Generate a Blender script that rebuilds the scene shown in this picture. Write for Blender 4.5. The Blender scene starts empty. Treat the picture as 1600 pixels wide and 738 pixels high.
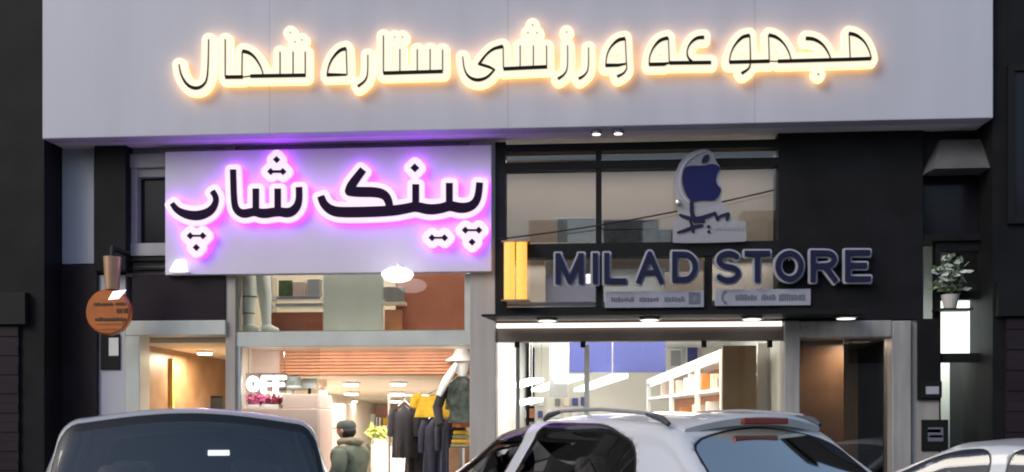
import bpy, bmesh, math, random
import numpy as np
from mathutils import Vector, Matrix
random.seed(7)
R = math.radians
scene = bpy.context.scene
COL = scene.collection

# ------------------------------------------------------------------ camera
YAW = R(4.8); F = 1800.0; HOR = 675.0; EYE = 1.5; DIST = 12.0
CX = DIST * math.tan(YAW)
cam_d = bpy.data.cameras.new('camera'); cam = bpy.data.objects.new('camera', cam_d); COL.objects.link(cam)
cam.location = (CX, -DIST, EYE); cam.rotation_euler = (R(90), 0, YAW)
cam_d.sensor_width = 36; cam_d.lens = F / 1600 * 36
cam_d.shift_y = (HOR - 369) / 1600
cam_d.clip_start = .05; cam_d.clip_end = 2000
scene.camera = cam

# ------------------------------------------------------------------ sky and sun
SUN_EL, SUN_AZ = R(34), R(180 + 44)
w = bpy.data.worlds.new('World'); scene.world = w; w.use_nodes = True
nt = w.node_tree; bg = nt.nodes['Background']
sky = nt.nodes.new('ShaderNodeTexSky'); sky.sky_type = 'NISHITA'; sky.sun_disc = False
sky.sun_elevation = SUN_EL; sky.sun_rotation = SUN_AZ; sky.air_density = 1.2; sky.dust_density = 2.2; sky.ozone_density = 1.8
nt.links.new(sky.outputs[0], bg.inputs[0]); bg.inputs[1].default_value = .09
sd = bpy.data.lights.new('sun', 'SUN'); sun = bpy.data.objects.new('sun', sd); COL.objects.link(sun)
sd.energy = .5; sd.angle = R(30); sd.color = (1, .98, .96)
sdir = Vector((math.sin(SUN_AZ) * math.cos(SUN_EL), math.cos(SUN_AZ) * math.cos(SUN_EL), math.sin(SUN_EL)))
sun.rotation_euler = sdir.to_track_quat('Z', 'Y').to_euler()
scene.view_settings.view_transform = 'Standard'; scene.view_settings.look = 'None'
scene.view_settings.exposure = .80; scene.view_settings.gamma = 1
try:
    scene.cycles.use_denoising = True; scene.cycles.filter_width = 2.0
    scene.cycles.max_bounces = 8; scene.cycles.transparent_max_bounces = 16
    scene.cycles.sample_clamp_indirect = 6
except Exception: pass

def Wp(px, py, Y):
    """photo pixel -> (x, z) on the vertical plane at depth Y"""
    u = (px - 800) / F; v = (HOR - py) / F
    dx = -math.sin(YAW) + math.cos(YAW) * u; dy = math.cos(YAW) + math.sin(YAW) * u
    t = (Y + DIST) / dy
    return CX + t * dx, EYE + t * v
def X(px, Y=0.): return Wp(px, 600, Y)[0]
def Z(py, Y=0., px=800): return Wp(px, py, Y)[1]
def camw(r, d, z=0):
    """right offset / forward distance from the viewpoint -> world"""
    return Vector((CX - math.sin(YAW) * d + math.cos(YAW) * r, -DIST + math.cos(YAW) * d + math.sin(YAW) * r, z))

# ------------------------------------------------------------------ materials
def mat(name, col, rough=.6, metal=0., var=.0, scale=4., bump=0., bscale=60., coat=0., streak=False, spec=None, joint=None):
    m = bpy.data.materials.new(name); m.use_nodes = True
    t = m.node_tree; b = t.nodes['Principled BSDF']
    b.inputs['Base Color'].default_value = (*col, 1); b.inputs['Roughness'].default_value = rough
    b.inputs['Metallic'].default_value = metal
    if coat: b.inputs['Coat Weight'].default_value = coat; b.inputs['Coat Roughness'].default_value = .06
    if spec is not None: b.inputs['Specular IOR Level'].default_value = spec
    tc = t.nodes.new('ShaderNodeTexCoord')
    if var:
        n = t.nodes.new('ShaderNodeTexNoise'); n.inputs['Scale'].default_value = scale; n.inputs['Detail'].default_value = 6
        src = tc.outputs['Object']
        if streak:
            mp = t.nodes.new('ShaderNodeMapping'); mp.inputs['Scale'].default_value = (3, 3, .35)
            t.links.new(src, mp.inputs[0]); src = mp.outputs[0]
        t.links.new(src, n.inputs['Vector'])
        rp = t.nodes.new('ShaderNodeValToRGB')
        rp.color_ramp.elements[0].position = .3; rp.color_ramp.elements[1].position = .72
        rp.color_ramp.elements[0].color = (*[c * (1 - var) for c in col], 1)
        rp.color_ramp.elements[1].color = (*[min(1, c * (1 + var)) for c in col], 1)
        t.links.new(n.outputs['Fac'], rp.inputs[0]); t.links.new(rp.outputs[0], b.inputs['Base Color'])
    if joint:                                  # narrow shadow gaps between the cladding sheets
        sx = t.nodes.new('ShaderNodeSeparateXYZ'); t.links.new(tc.outputs['Object'], sx.inputs[0]); prev = None
        for ax, pitch in zip((0, 2), joint):
            md = t.nodes.new('ShaderNodeMath'); md.operation = 'PINGPONG'; md.inputs[1].default_value = pitch / 2; t.links.new(sx.outputs[ax], md.inputs[0])
            lt = t.nodes.new('ShaderNodeMath'); lt.operation = 'LESS_THAN'; lt.inputs[1].default_value = .0028; t.links.new(md.outputs[0], lt.inputs[0])
            if prev:
                mm = t.nodes.new('ShaderNodeMath'); mm.operation = 'MAXIMUM'; t.links.new(prev, mm.inputs[0]); t.links.new(lt.outputs[0], mm.inputs[1]); prev = mm.outputs[0]
            else: prev = lt.outputs[0]
        mxc = t.nodes.new('ShaderNodeMix'); mxc.data_type = 'RGBA'; mxc.inputs['B'].default_value = (*[c * .55 for c in col], 1); t.links.new(prev, mxc.inputs['Factor'])
        if b.inputs['Base Color'].is_linked: t.links.new(b.inputs['Base Color'].links[0].from_socket, mxc.inputs['A'])
        else: mxc.inputs['A'].default_value = (*col, 1)
        t.links.new(mxc.outputs['Result'], b.inputs['Base Color'])
    if bump:
        n2 = t.nodes.new('ShaderNodeTexNoise'); n2.inputs['Scale'].default_value = bscale; n2.inputs['Detail'].default_value = 4
        t.links.new(tc.outputs['Object'], n2.inputs['Vector'])
        bp = t.nodes.new('ShaderNodeBump'); bp.inputs['Strength'].default_value = bump; bp.inputs['Distance'].default_value = .01
        t.links.new(n2.outputs['Fac'], bp.inputs['Height']); t.links.new(bp.outputs[0], b.inputs['Normal'])
    return m
def emit(name, col, s, base=(.8, .8, .8)):
    m = mat(name, base, .5); b = m.node_tree.nodes['Principled BSDF']
    b.inputs['Emission Color'].default_value = (*col, 1); b.inputs['Emission Strength'].default_value = s
    return m
def glass(name, tint=(.93, .95, .94), extra=.0, rough=.01, film=(1, 1, 1)):
    m = bpy.data.materials.new(name); m.use_nodes = True; t = m.node_tree
    for n in list(t.nodes): t.nodes.remove(n)
    o = t.nodes.new('ShaderNodeOutputMaterial'); mx = t.nodes.new('ShaderNodeMixShader')
    tr = t.nodes.new('ShaderNodeBsdfTransparent'); tr.inputs[0].default_value = (*tint, 1)
    gl = t.nodes.new('ShaderNodeBsdfGlossy'); gl.inputs['Roughness'].default_value = rough; gl.inputs[0].default_value = (*film, 1)
    lw = t.nodes.new('ShaderNodeFresnel'); lw.inputs[0].default_value = 1.5
    ad = t.nodes.new('ShaderNodeMath'); ad.operation = 'ADD'; ad.use_clamp = True; ad.inputs[1].default_value = extra
    t.links.new(lw.outputs[0], ad.inputs[0]); t.links.new(ad.outputs[0], mx.inputs[0])
    t.links.new(tr.outputs[0], mx.inputs[1]); t.links.new(gl.outputs[0], mx.inputs[2]); t.links.new(mx.outputs[0], o.inputs[0])
    return m
M = dict(
    fascia=mat('pale composite cladding', (.465, .475, .555), .42, 0, .07, .8, .06, 3, streak=True, joint=(2.44, 50.)),
    soffit=mat('soffit panel', (.80, .78, .81), .28, .0, .12, 2),
    signpanel=mat('lavender sign panel', (.66, .62, .73), .35, 0, .04, 1.5),
    dark=mat('dark cladding', (.009, .009, .011), .6, 0, .35, 3, spec=.16, joint=(1.22, 1.1)),
    black=mat('black metal', (.009, .009, .010), .5, spec=.2),
    brownb=mat('dark brown panel', (.022, .016, .022), .5, 0, .2, 3, spec=.15),
    greyf=mat('grey frame', (.33, .33, .34), .45, 0, .15, 3),
    paleg=mat('pale green grey frame', (.55, .58, .54), .4, 0, .08, 4),
    beige=mat('beige stone', (.40, .36, .32), .6, 0, .15, 3, .1, 40, streak=True),
    greyp=mat('grey pillar stone', (.40, .375, .35), .5, 0, .12, 3, .1, 40, streak=True),
    portal=mat('grey portal stone', (.30, .29, .285), .5, 0, .2, 3.5, .1, 30, streak=True),
    white=mat('white paint', (.78, .78, .77), .5, 0, .03, 3),
    cream=mat('cream paint', (.72, .64, .52), .55, 0, .05, 3),
    beigeboard=mat('beige blind', (.42, .345, .27), .7, 0, .06, 1.5),
    pink=mat('pink wall', (.75, .42, .36), .6, 0, .08, 2),
    pinkbeige=mat('pink beige counter', (.62, .47, .41), .45, 0, .06, 3),
    terra=mat('terracotta board', (.42, .14, .075), .5, 0, .12, 3),
    wood=mat('orange wood', (.55, .22, .10), .45, 0, .2, 5),
    woodd=mat('brown wood', (.24, .13, .065), .45, 0, .25, 4),
    brown=mat('brown panel', (.23, .15, .075), .5, 0, .1, 3),
    greengrey=mat('grey green panel', (.60, .64, .60), .5, 0, .05, 2),
    blue=mat('blue panel', (.045, .055, .21), .45, 0, .06, 2),
    yellow=mat('yellow panel', (.78, .48, .10), .5, 0, .05, 2),
    floor=mat('shop floor tile', (.45, .42, .39), .25, 0, .08, 3),
    chrome=mat('brushed steel', (.6, .6, .6), .25, 1),
    asphalt=mat('asphalt', (.05, .05, .052), .85, 0, .3, 2, .4, 120),
    paving=mat('paving', (.38, .37, .36), .8, 0, .2, 2, .2, 40),
    kerb=mat('kerb', (.38, .37, .36), .8, 0, .15, 4, .2, 40),
    navy=mat('navy acrylic', (.011, .012, .045), .45, spec=.25), navyb=mat('deep blue vinyl', (.010, .012, .085), .5, spec=.2),
    silver=mat('silver acrylic edge', (.36, .37, .43), .35, 0, .08, 5),
    frosted=mat('pale acrylic plate', (.33, .34, .42), .3, 0, .08, 6),
    acryl=mat('clear frosted acrylic', (.40, .41, .48), .3),
    ink=mat('grey print', (.13, .135, .18), .5),
    orange=mat('orange sign face', (.46, .135, .03), .3, 0, .15, 5), orangew=mat('orange sign band', (.48, .17, .05), .35, 0, .1, 6),
    tan=mat('tan metal', (.40, .25, .16), .35, .3, .2, 5),
    glass=glass('window glass'), glassd=glass('dim window glass', (.55, .56, .57), .03), glassm=glass('grey tinted glass', (.72, .72, .74), .02),
    carglass=glass('tinted car glass', (.62, .62, .65), .06),
    carglassr=glass('tinted rear glass', (.14, .15, .17), .95, .04, (1, .92, .80)),
    paintw=mat('white car paint', (.62, .63, .66), .35, 0, .02, 2, coat=.8),
    paints=mat('silver car paint', (.50, .48, .50), .3, .15, .02, 2, coat=.8),
    plastic=mat('black plastic', (.018, .018, .02), .5), trim=mat('satin grey trim', (.30, .30, .32), .4), trimd=mat('dark grey trim', (.07, .07, .075), .5), rubber=mat('rubber', (.02, .02, .02), .8),
    seal=mat('window seal', (.012, .012, .013), .4), seat=mat('grey upholstery', (.20, .19, .19), .85, 0, .2, 20),
    red=mat('red lamp lens', (.22, .012, .015), .15, 0, 0, coat=1), lens=mat('clear lamp lens', (.6, .62, .65), .1, .3, coat=1),
    amberl=mat('amber lens', (.6, .2, .02), .2), alloy=mat('alloy', (.5, .5, .52), .3, .9),
    skin=mat('skin', (.50, .30, .22), .55, 0, .05, 10), hair=mat('dark hair', (.02, .016, .013), .6, 0, .3, 40),
    jacket=mat('dark green jacket', (.17, .20, .145), .75, 0, .2, 12, .3, 25), khaki=mat('khaki scarf', (.30, .27, .18), .8, 0, .2, 20, .3, 60),
    cap=mat('grey green cap', (.10, .12, .105), .8, 0, .15, 20), jeans=mat('dark trousers', (.03, .035, .05), .85, 0, .2, 20), shoe=mat('shoe', (.03, .03, .03), .6),
    clothk=mat('black cloth', (.014, .013, .018), .85, 0, .3, 14, .3, 30), clothn=mat('navy cloth', (.014, .018, .04), .85, 0, .3, 14, .3, 30),
    clothy=mat('yellow cloth', (.70, .42, .02), .75, 0, .2, 16, .3, 30), clothg=mat('grey cloth', (.22, .24, .23), .85, 0, .3, 14, .3, 30),
    clotho=mat('rust cloth', (.40, .14, .06), .8, 0, .2, 14, .3, 30), clothw=mat('white cloth', (.75, .73, .72), .8, 0, .08, 14, .3, 30),
    mann=mat('glossy white mannequin', (.74, .76, .72), .3, 0, .03, 4),
    petal=mat('pink petal', (.85, .20, .42), .6, 0, .3, 20), petald=mat('dark red petal', (.22, .015, .04), .6, 0, .3, 20),
    leaf=mat('green leaf', (.07, .11, .04), .6, 0, .4, 20), leafp=mat('pale leaf', (.45, .5, .45), .6, 0, .3, 20),
    pot=mat('pot', (.5, .48, .45), .6), brick=mat('dusky brick', (.22, .19, .17), .8, 0, .2, 3, .2, 20), dwin=mat('dark window', (.012, .012, .018), .15, spec=.25),
    cable=mat('cable', (.012, .012, .013), .6),
    warmface=emit('lit warm white face', (1, .88, .62), .50, (.35, .34, .32)), warmside=emit('lit amber edge', (1, .50, .15), 1.7),
    pinkface=emit('lit pink white face', (1, .76, 1), .50, (.35, .33, .35)), pinkside=emit('lit violet edge', (.40, .03, 1), 3.9),
    facedark=mat('dark letter face', (.012, .010, .009), .6, spec=.1), facepurple=mat('dark purple letter face', (.016, .005, .030), .6, spec=.1),
    amber=emit('amber led tube', (1, .50, .09), .62, (.5, .3, .1)), ledw=emit('white led', (1, .95, .88), 6), ledwarm=emit('warm led', (1, .78, .45), 7),
    strip=emit('led strip', (1, .93, .85), .9), lampw=emit('white lamp bowl', (1, .97, .93), 1.2), linear=emit('linear light diffuser', (1, .96, .9), 2.0), ledcool=emit('cool led', (.93, .98, 1), 5), neon=emit('white neon', (1, .97, 1), 4),
    litwin=emit('lit diffuser', (.92, 1, .95), 1.3), small=emit('downlight lens', (1, .95, .88), 1.0), spotglow=emit('added glow spot', (.9, .95, 1), 1.2),
)

M['acryl'].node_tree.nodes['Principled BSDF'].inputs['Alpha'].default_value = .5
# ------------------------------------------------------------------ mesh helpers
class MB:
    def __init__(s): s.v = []; s.f = []
    def add(s, vs, fs):
        n = len(s.v); s.v += [tuple(a) for a in vs]; s.f += [tuple(i + n for i in f) for f in fs]; return s
    def box(s, x0, x1, y0, y1, z0, z1, rot=None, piv=None):
        x0, x1 = min(x0, x1), max(x0, x1); y0, y1 = min(y0, y1), max(y0, y1); z0, z1 = min(z0, z1), max(z0, z1)
        vs = [(x, y, z) for z in (z0, z1) for y in (y0, y1) for x in (x0, x1)]
        if rot is not None:
            p = Vector(piv or ((x0 + x1) / 2, (y0 + y1) / 2, (z0 + z1) / 2)); vs = [tuple(rot @ (Vector(v) - p) + p) for v in vs]
        return s.add(vs, [(0, 2, 3, 1), (4, 5, 7, 6), (0, 1, 5, 4), (2, 6, 7, 3), (0, 4, 6, 2), (1, 3, 7, 5)])
    def tube(s, pts, r, n=10, cap=True):
        pts = [Vector(p) for p in pts]; rs = r if isinstance(r, (list, tuple)) else [r] * len(pts)
        vs = []; up = None
        for i, p in enumerate(pts):
            d = (pts[min(i + 1, len(pts) - 1)] - pts[max(i - 1, 0)]).normalized()
            if up is None: up = Vector((0, 0, 1)) if abs(d.z) < .9 else Vector((1, 0, 0))
            a = d.cross(up).normalized(); b = a.cross(d).normalized(); up = b
            for k in range(n):
                an = 2 * math.pi * k / n; vs.append(p + a * math.cos(an) * rs[i] + b * math.sin(an) * rs[i])
        fs = [(i * n + k, i * n + (k + 1) % n, (i + 1) * n + (k + 1) % n, (i + 1) * n + k) for i in range(len(pts) - 1) for k in range(n)]
        if cap: fs += [tuple(range(n))[::-1], tuple((len(pts) - 1) * n + k for k in range(n))]
        return s.add(vs, fs)
    def lathe(s, prof, c, n=24, axis='z'):
        vs = []; fs = []
        for (r, h) in prof:
            for k in range(n):
                a = 2 * math.pi * k / n; p = (r * math.cos(a), r * math.sin(a), h)
                if axis == 'y': p = (p[0], p[2], p[1])
                if axis == 'x': p = (p[2], p[0], p[1])
                vs.append((p[0] + c[0], p[1] + c[1], p[2] + c[2]))
        m = len(prof)
        fs = [(i * n + k, i * n + (k + 1) % n, (i + 1) * n + (k + 1) % n, (i + 1) * n + k) for i in range(m - 1) for k in range(n)]
        fs += [tuple(range(n))[::-1], tuple((m - 1) * n + k for k in range(n))]
        return s.add(vs, fs)
    def prism(s, poly, y0, y1):
        """poly in (x, z), extruded in y"""
        n = len(poly)
        return s.add([(x, y0, z) for x, z in poly] + [(x, y1, z) for x, z in poly],
                     [tuple(range(n)), tuple(range(2 * n - 1, n - 1, -1))] + [(i, i + n, (i + 1) % n + n, (i + 1) % n) for i in range(n)])
    def build(s, name, m, parent=None, bevel=0., smooth=False, merge=False):
        me = bpy.data.meshes.new(name); me.from_pydata(s.v, [], s.f)
        bm = bmesh.new(); bm.from_mesh(me)
        if merge: bmesh.ops.remove_doubles(bm, verts=bm.verts, dist=1e-4)
        bmesh.ops.recalc_face_normals(bm, faces=bm.faces); bm.to_mesh(me); bm.free()
        me.materials.append(m)
        if smooth:
            for p in me.polygons: p.use_smooth = True
            try: me.set_sharp_from_angle(angle=R(40))
            except Exception: pass
        o = bpy.data.objects.new(name, me); COL.objects.link(o)
        if bevel:
            b = o.modifiers.new('bevel', 'BEVEL'); b.width = bevel; b.segments = 2; b.limit_method = 'ANGLE'
        if parent:
            o.parent = parent; o.matrix_parent_inverse = Matrix.Translation(-parent_loc(parent))
        return o
def parent_loc(p):
    l = Vector(p.location)
    while p.parent: p = p.parent; l = l + 0 * l; break
    return l if not p is None else l
def tag(o, label=None, cat=None, group=None, kind=None):
    if label: o['label'] = label
    if cat: o['category'] = cat
    if group: o['group'] = group
    if kind: o['kind'] = kind
    return o
def thing(name, label, cat, group=None):
    o = bpy.data.objects.new(name, None); COL.objects.link(o); o.empty_display_size = .2
    return tag(o, label, cat, group)
def settle(t, loc):
    """move a thing's origin to its base without moving what is built"""
    loc = Vector(loc); t.location = loc
    for c in t.children: c.matrix_parent_inverse = Matrix.Translation(-loc)
    return t
def area(name, loc, sx, sy, power, col=(1, 1, 1), rot=(0, 0, 0), parent=None):
    d = bpy.data.lights.new(name, 'AREA'); d.shape = 'RECTANGLE'; d.size = sx; d.size_y = sy; d.energy = power; d.color = col
    o = bpy.data.objects.new(name, d); COL.objects.link(o); o.location = loc; o.rotation_euler = rot
    if parent: o.parent = parent; o.matrix_parent_inverse = Matrix.Translation(-Vector(parent.location))
    return o

# ---- flat shapes with soft outlines: strokes -> distance field -> contour -> solid plate
def soften(P, W):
    """cut the gentle corners of a stroke so that it bends smoothly"""
    W = list(W) if isinstance(W, (list, tuple)) else [W] * len(P)
    for _ in range(3):
        Q, V = [P[0]], [W[0]]
        for i in range(1, len(P) - 1):
            a, p, b = Vector(P[i - 1]), Vector(P[i]), Vector(P[i + 1])
            if (p - a).length > 1e-6 and (b - p).length > 1e-6 and abs((p - a).angle_signed(b - p)) < R(62):
                q0, q1 = p + (a - p) * .25, p + (b - p) * .25
                Q += [tuple(q0), tuple(q1)]; V += [W[i] * .75 + W[i - 1] * .25, W[i] * .75 + W[i + 1] * .25]
            else: Q.append(tuple(p)); V.append(W[i])
        Q.append(P[-1]); V.append(W[-1]); P, W = Q, V
    return P, W
def sdf_grid(strokes, x0, y0, nx, ny, h):
    gx, gy = np.meshgrid(x0 + h * np.arange(nx), y0 + h * np.arange(ny))
    f = np.full(gx.shape, 1e9)
    for s in strokes:
        if s[0] == 'dot':
            _, cx, cy, r = s; s = ('poly', [(cx - r, cy), (cx, cy - r), (cx + r, cy), (cx, cy + r)])
        if s[0] in ('poly', 'spoly'):
            P = s[1]
            for _ in range(3 if s[0] == 'spoly' else 0): P = [q for i in range(len(P)) for q in ((P[i][0] * .75 + P[(i + 1) % len(P)][0] * .25, P[i][1] * .75 + P[(i + 1) % len(P)][1] * .25), (P[i][0] * .25 + P[(i + 1) % len(P)][0] * .75, P[i][1] * .25 + P[(i + 1) % len(P)][1] * .75))]
            d2 = np.full(gx.shape, 1e18); ins = np.zeros(gx.shape, bool)
            for i in range(len(P)):
                ax, ay = P[i]; bx, by = P[(i + 1) % len(P)]
                ex, ey = bx - ax, by - ay; t = np.clip(((gx - ax) * ex + (gy - ay) * ey) / (ex * ex + ey * ey + 1e-9), 0, 1)
                d2 = np.minimum(d2, (gx - ax - t * ex) ** 2 + (gy - ay - t * ey) ** 2)
                c = ((ay > gy) != (by > gy)) & (gx < (bx - ax) * (gy - ay) / (by - ay + 1e-12) + ax); ins ^= c
            f = np.minimum(f, np.where(ins, -1, 1) * np.sqrt(d2))
        else:
            _, P, hw = s
            if len(P) > 3: P, hw = soften(P, hw)
            for i in range(len(P) - 1):
                (ax, ay), (bx, by) = P[i], P[i + 1]; wa, wb = (hw[i], hw[i + 1]) if isinstance(hw, (list, tuple)) else (hw, hw)
                ex, ey = bx - ax, by - ay; L = math.hypot(ex, ey) + 1e-9; ux, uy = ex / L, ey / L
                al = (gx - ax) * ux + (gy - ay) * uy; ac = np.abs(-(gx - ax) * uy + (gy - ay) * ux)
                t = np.clip(al / L, 0, 1); hwt = wa + (wb - wa) * t
                if s[0] == 'line':
                    qx = np.maximum(-al, al - L); qy = ac - hwt
                    d = np.hypot(np.maximum(qx, 0), np.maximum(qy, 0)) + np.minimum(np.maximum(qx, qy), 0)
                    f = np.minimum(f, d)
                    if i: f = np.minimum(f, np.hypot(gx - ax, gy - ay) - wa)
                else:
                    f = np.minimum(f, np.hypot(gx - ax - t * ex, gy - ay - t * ey) - hwt)
    return f
def contours(f, x0, y0, h):
    ny, nx = f.shape; s = f < 0; segs = {}
    idx = s[:-1, :-1] * 1 + s[:-1, 1:] * 2 + s[1:, 1:] * 4 + s[1:, :-1] * 8
    js, is_ = np.nonzero((idx > 0) & (idx < 15)); pos = {}
    def pt(k):
        if k in pos: return
        o, j, i = k
        if o == 0: a, b = f[j, i], f[j, i + 1]; pos[k] = (x0 + h * (i + a / (a - b)), y0 + h * j)
        else: a, b = f[j, i], f[j + 1, i]; pos[k] = (x0 + h * i, y0 + h * (j + a / (a - b)))
    T = {1: [(3, 0)], 2: [(0, 1)], 3: [(3, 1)], 4: [(1, 2)], 5: [(3, 2), (1, 0)], 6: [(0, 2)], 7: [(3, 2)], 8: [(2, 3)], 9: [(2, 0)], 10: [(0, 3), (2, 1)], 11: [(2, 1)], 12: [(1, 3)], 13: [(1, 0)], 14: [(0, 3)]}
    for j, i in zip(js.tolist(), is_.tolist()):
        e = {0: (0, j, i), 1: (1, j, i + 1), 2: (0, j + 1, i), 3: (1, j, i)}
        for a, b in T[int(idx[j, i])]: pt(e[a]); pt(e[b]); segs[e[a]] = e[b]
    loops = []
    while segs:
        st = next(iter(segs)); lp = []; k = st
        while k in segs: lp.append(pos[k]); k = segs.pop(k)
        if len(lp) > 5: loops.append(lp)
    return loops
def simplify(lp, tol):
    P = np.array(lp); n = len(P); keep = np.zeros(n, bool); far = int(np.argmax(((P - P[0]) ** 2).sum(1))); keep[0] = keep[far] = True
    st = [(0, far), (far, n)]
    while st:
        a, b = st.pop()
        if b - a < 2: continue
        A = P[a]; B = P[b % n]; d = B - A; L = np.hypot(*d) + 1e-9; q = P[a + 1:b] - A
        dist = np.abs(q[:, 0] * d[1] - q[:, 1] * d[0]) / L; k = int(np.argmax(dist))
        if dist[k] > tol: keep[a + 1 + k] = True; st += [(a, a + 1 + k), (a + 1 + k, b)]
    return [tuple(p) for p in P[keep]]
def plate(name, strokes, grow, Y0, Y1, mface, mside=None, parent=None, h=1., tol=.12, pln=None, sub=None):
    """solid plate between depth Y0 (front) and Y1 (back), outline traced in photo pixels on plane pln"""
    pln = Y0 if pln is None else pln
    xs = []; ys = []
    for s in strokes:
        if s[0] == 'dot': xs += [s[1] - s[3], s[1] + s[3]]; ys += [s[2] - s[3], s[2] + s[3]]
        else:
            hw = 0 if s[0] in ('poly', 'spoly') else (max(s[2]) if isinstance(s[2], (list, tuple)) else s[2])
            for p in s[1]: xs += [p[0] - hw, p[0] + hw]; ys += [p[1] - hw, p[1] + hw]
    g = grow + 3 * h; x0, y0 = min(xs) - g, min(ys) - g
    nx = int((max(xs) + g - x0) / h) + 2; ny = int((max(ys) + g - y0) / h) + 2
    f = sdf_grid(strokes, x0, y0, nx, ny, h) - grow
    if sub is not None: f = np.maximum(f, -sdf_grid(sub, x0, y0, nx, ny, h))
    cu = bpy.data.curves.new(name, 'CURVE'); cu.dimensions = '2D'; cu.fill_mode = 'BOTH'; cu.extrude = abs(Y1 - Y0) / 2
    for lp in contours(f, x0, y0, h):
        lp = simplify(lp, tol)
        if len(lp) < 3: continue
        sp = cu.splines.new('POLY'); sp.points.add(len(lp) - 1); sp.use_cyclic_u = True
        for q, (a, b) in zip(sp.points, lp):
            x, z = Wp(a, b, pln); q.co = (x, z, 0, 1)
    t = bpy.data.objects.new(name, cu); COL.objects.link(t)
    dg = bpy.context.evaluated_depsgraph_get(); dg.update()
    me = bpy.data.meshes.new_from_object(t.evaluated_get(dg)); bpy.data.objects.remove(t); bpy.data.curves.remove(cu)
    me.materials.clear(); me.materials.append(mface)
    if mside: me.materials.append(mside)
    ym = (Y0 + Y1) / 2
    for v in me.vertices: v.co = (v.co.x, ym - v.co.z, v.co.y)
    for p in me.polygons:
        p.use_smooth = False
        if mside and abs(p.normal.y) < .6: p.material_index = 1
    if mside:
        me.update()
        for p in me.polygons:
            p.material_index = 0 if (abs(p.normal.y) > .6 and p.center.y < ym) else 1
    bm = bmesh.new(); bm.from_mesh(me); bmesh.ops.recalc_face_normals(bm, faces=bm.faces); bm.to_mesh(me); bm.free()
    me.name = name
    o = bpy.data.objects.new(name, me); COL.objects.link(o)
    if parent: o.parent = parent
    return o
def zc(ox, oy, s, pts): return [(ox + a / s, oy + b / s) for a, b in pts]

# ================================================================== ground
def struct(name, mb, m): return tag(mb.build(name, m), kind='structure')
struct('road', MB().add([(-300, -300, 0), (300, -300, 0), (300, 300, -.02), (-300, 300, -.02)], [(0, 1, 2, 3)]), M['asphalt'])
struct('pavement', MB().box(-60, 60, -1.35, .0, -.1, .15), M['paving'])
struct('kerb', MB().box(-60, 60, -1.5, -1.352, -.1, .14), M['kerb'])
struct('far_pavement', MB().box(-60, 60, -24, -20, -.1, .15), M['paving'])

# ================================================================== the building
FY = -.5                                   # front of the overhanging upper fascia
ZS = Z(201, FY)                            # its lower edge
GZ = .15
bld = thing('shop_building', 'grey clad commercial building with two lit shops under its overhanging upper storey', 'building')
def P(name, mb, m, **k): return mb.build(name, m, bld, **k)
xl, xr = X(66, FY), X(1552, FY)
P('upper_cladding', MB().box(xl, xr, FY, -.30, ZS, 6.6), M['fascia'], bevel=.01)
P('soffit', MB().box(xl + .01, xr - .01, FY + .012, -.005, ZS + .006, ZS + .05), M['soffit'])
P('upper_wall', MB().box(xl, xr, -.298, 9, ZS + .052, 6.5), M['greyf'])
def pbox(mb, x0, x1, y0, y1, Ya, Yb, pl=None):
    """box whose front face covers the photo rectangle on plane Ya"""
    pl = Ya if pl is None else pl
    a, zt = Wp(x0, y0, pl); b, zb = Wp(x1, y1, pl)
    zt = Z(y0, pl, (x0 + x1) / 2); zb = Z(y1, pl, (x0 + x1) / 2)
    return mb.box(a, b, Ya, Yb, zb, zt)
def gbox(mb, x0, x1, y0, Ya, Yb):          # photo rectangle running down to the ground
    return mb.box(X(x0, Ya), X(x1, Ya), Ya, Yb, GZ, Z(y0, Ya, (x0 + x1) / 2))
# back structure
P('rear_wall', MB().box(xl, xr, 9, 9.2, 0, ZS), M['white'])
P('shop_floor', MB().box(xl, xr, .0, 9, 0, GZ), M['floor'])
# left bay -----------------------------------------------------------
P('corner_pier', pbox(MB(), 66, 147, 200, 413, -.02, .5), M['fascia'], bevel=.008)
P('corner_base', gbox(MB(), 66, 152, 414, -.04, .5), M['brownb'], bevel=.008)
P('pilaster', pbox(MB(), 147, 197, 205, 424, -.15, .3), M['dark'], bevel=.01)
P('window_wall', pbox(MB(), 197, 262, 205, 262, .02, .3), M['greyf']); P('window_wall', pbox(MB(), 197, 262, 398, 432, .02, .3), M['greyf'])
wf = MB(); pbox(wf, 198, 262, 240, 262, -.05, .02); pbox(wf, 198, 214, 262, 398, -.02, .1); pbox(wf, 214, 262, 262, 277, .0, .1); pbox(wf, 198, 262, 380, 400, -.04, .1)
win = P('window', wf, M['greyf'], bevel=.006)
o = MB(); pbox(o, 214, 262, 277, 380, .09, .1); o.build('pane', M['dwin'], win)
P('window_sill', pbox(MB(), 198, 262, 403, 408, -.09, .018), M['black'], bevel=.004); P('window_sill', pbox(MB(), 198, 262, 418, 422, -.07, .018), M['black'], bevel=.004)
P('dark_panel', pbox(MB(), 206, 352, 428, 501, -.06, .25), M['brownb'], bevel=.006)
P('lintel', pbox(MB(), 196, 352, 501, 524, -.09, .25), M['paleg'], bevel=.008)
P('door_post', gbox(MB(), 196, 218, 524, -.08, .2), M['paleg'], bevel=.008)
P('plinth_wall', gbox(MB(), 152, 196, 430, .0, .3), M['fascia'])
P('party_wall', MB().box(X(350), X(352), .2, 9, GZ, ZS), M['cream'])
P('stair_side_wall', MB().box(X(196), X(198), .3, 9, GZ, ZS), M['woodd'])
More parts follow.
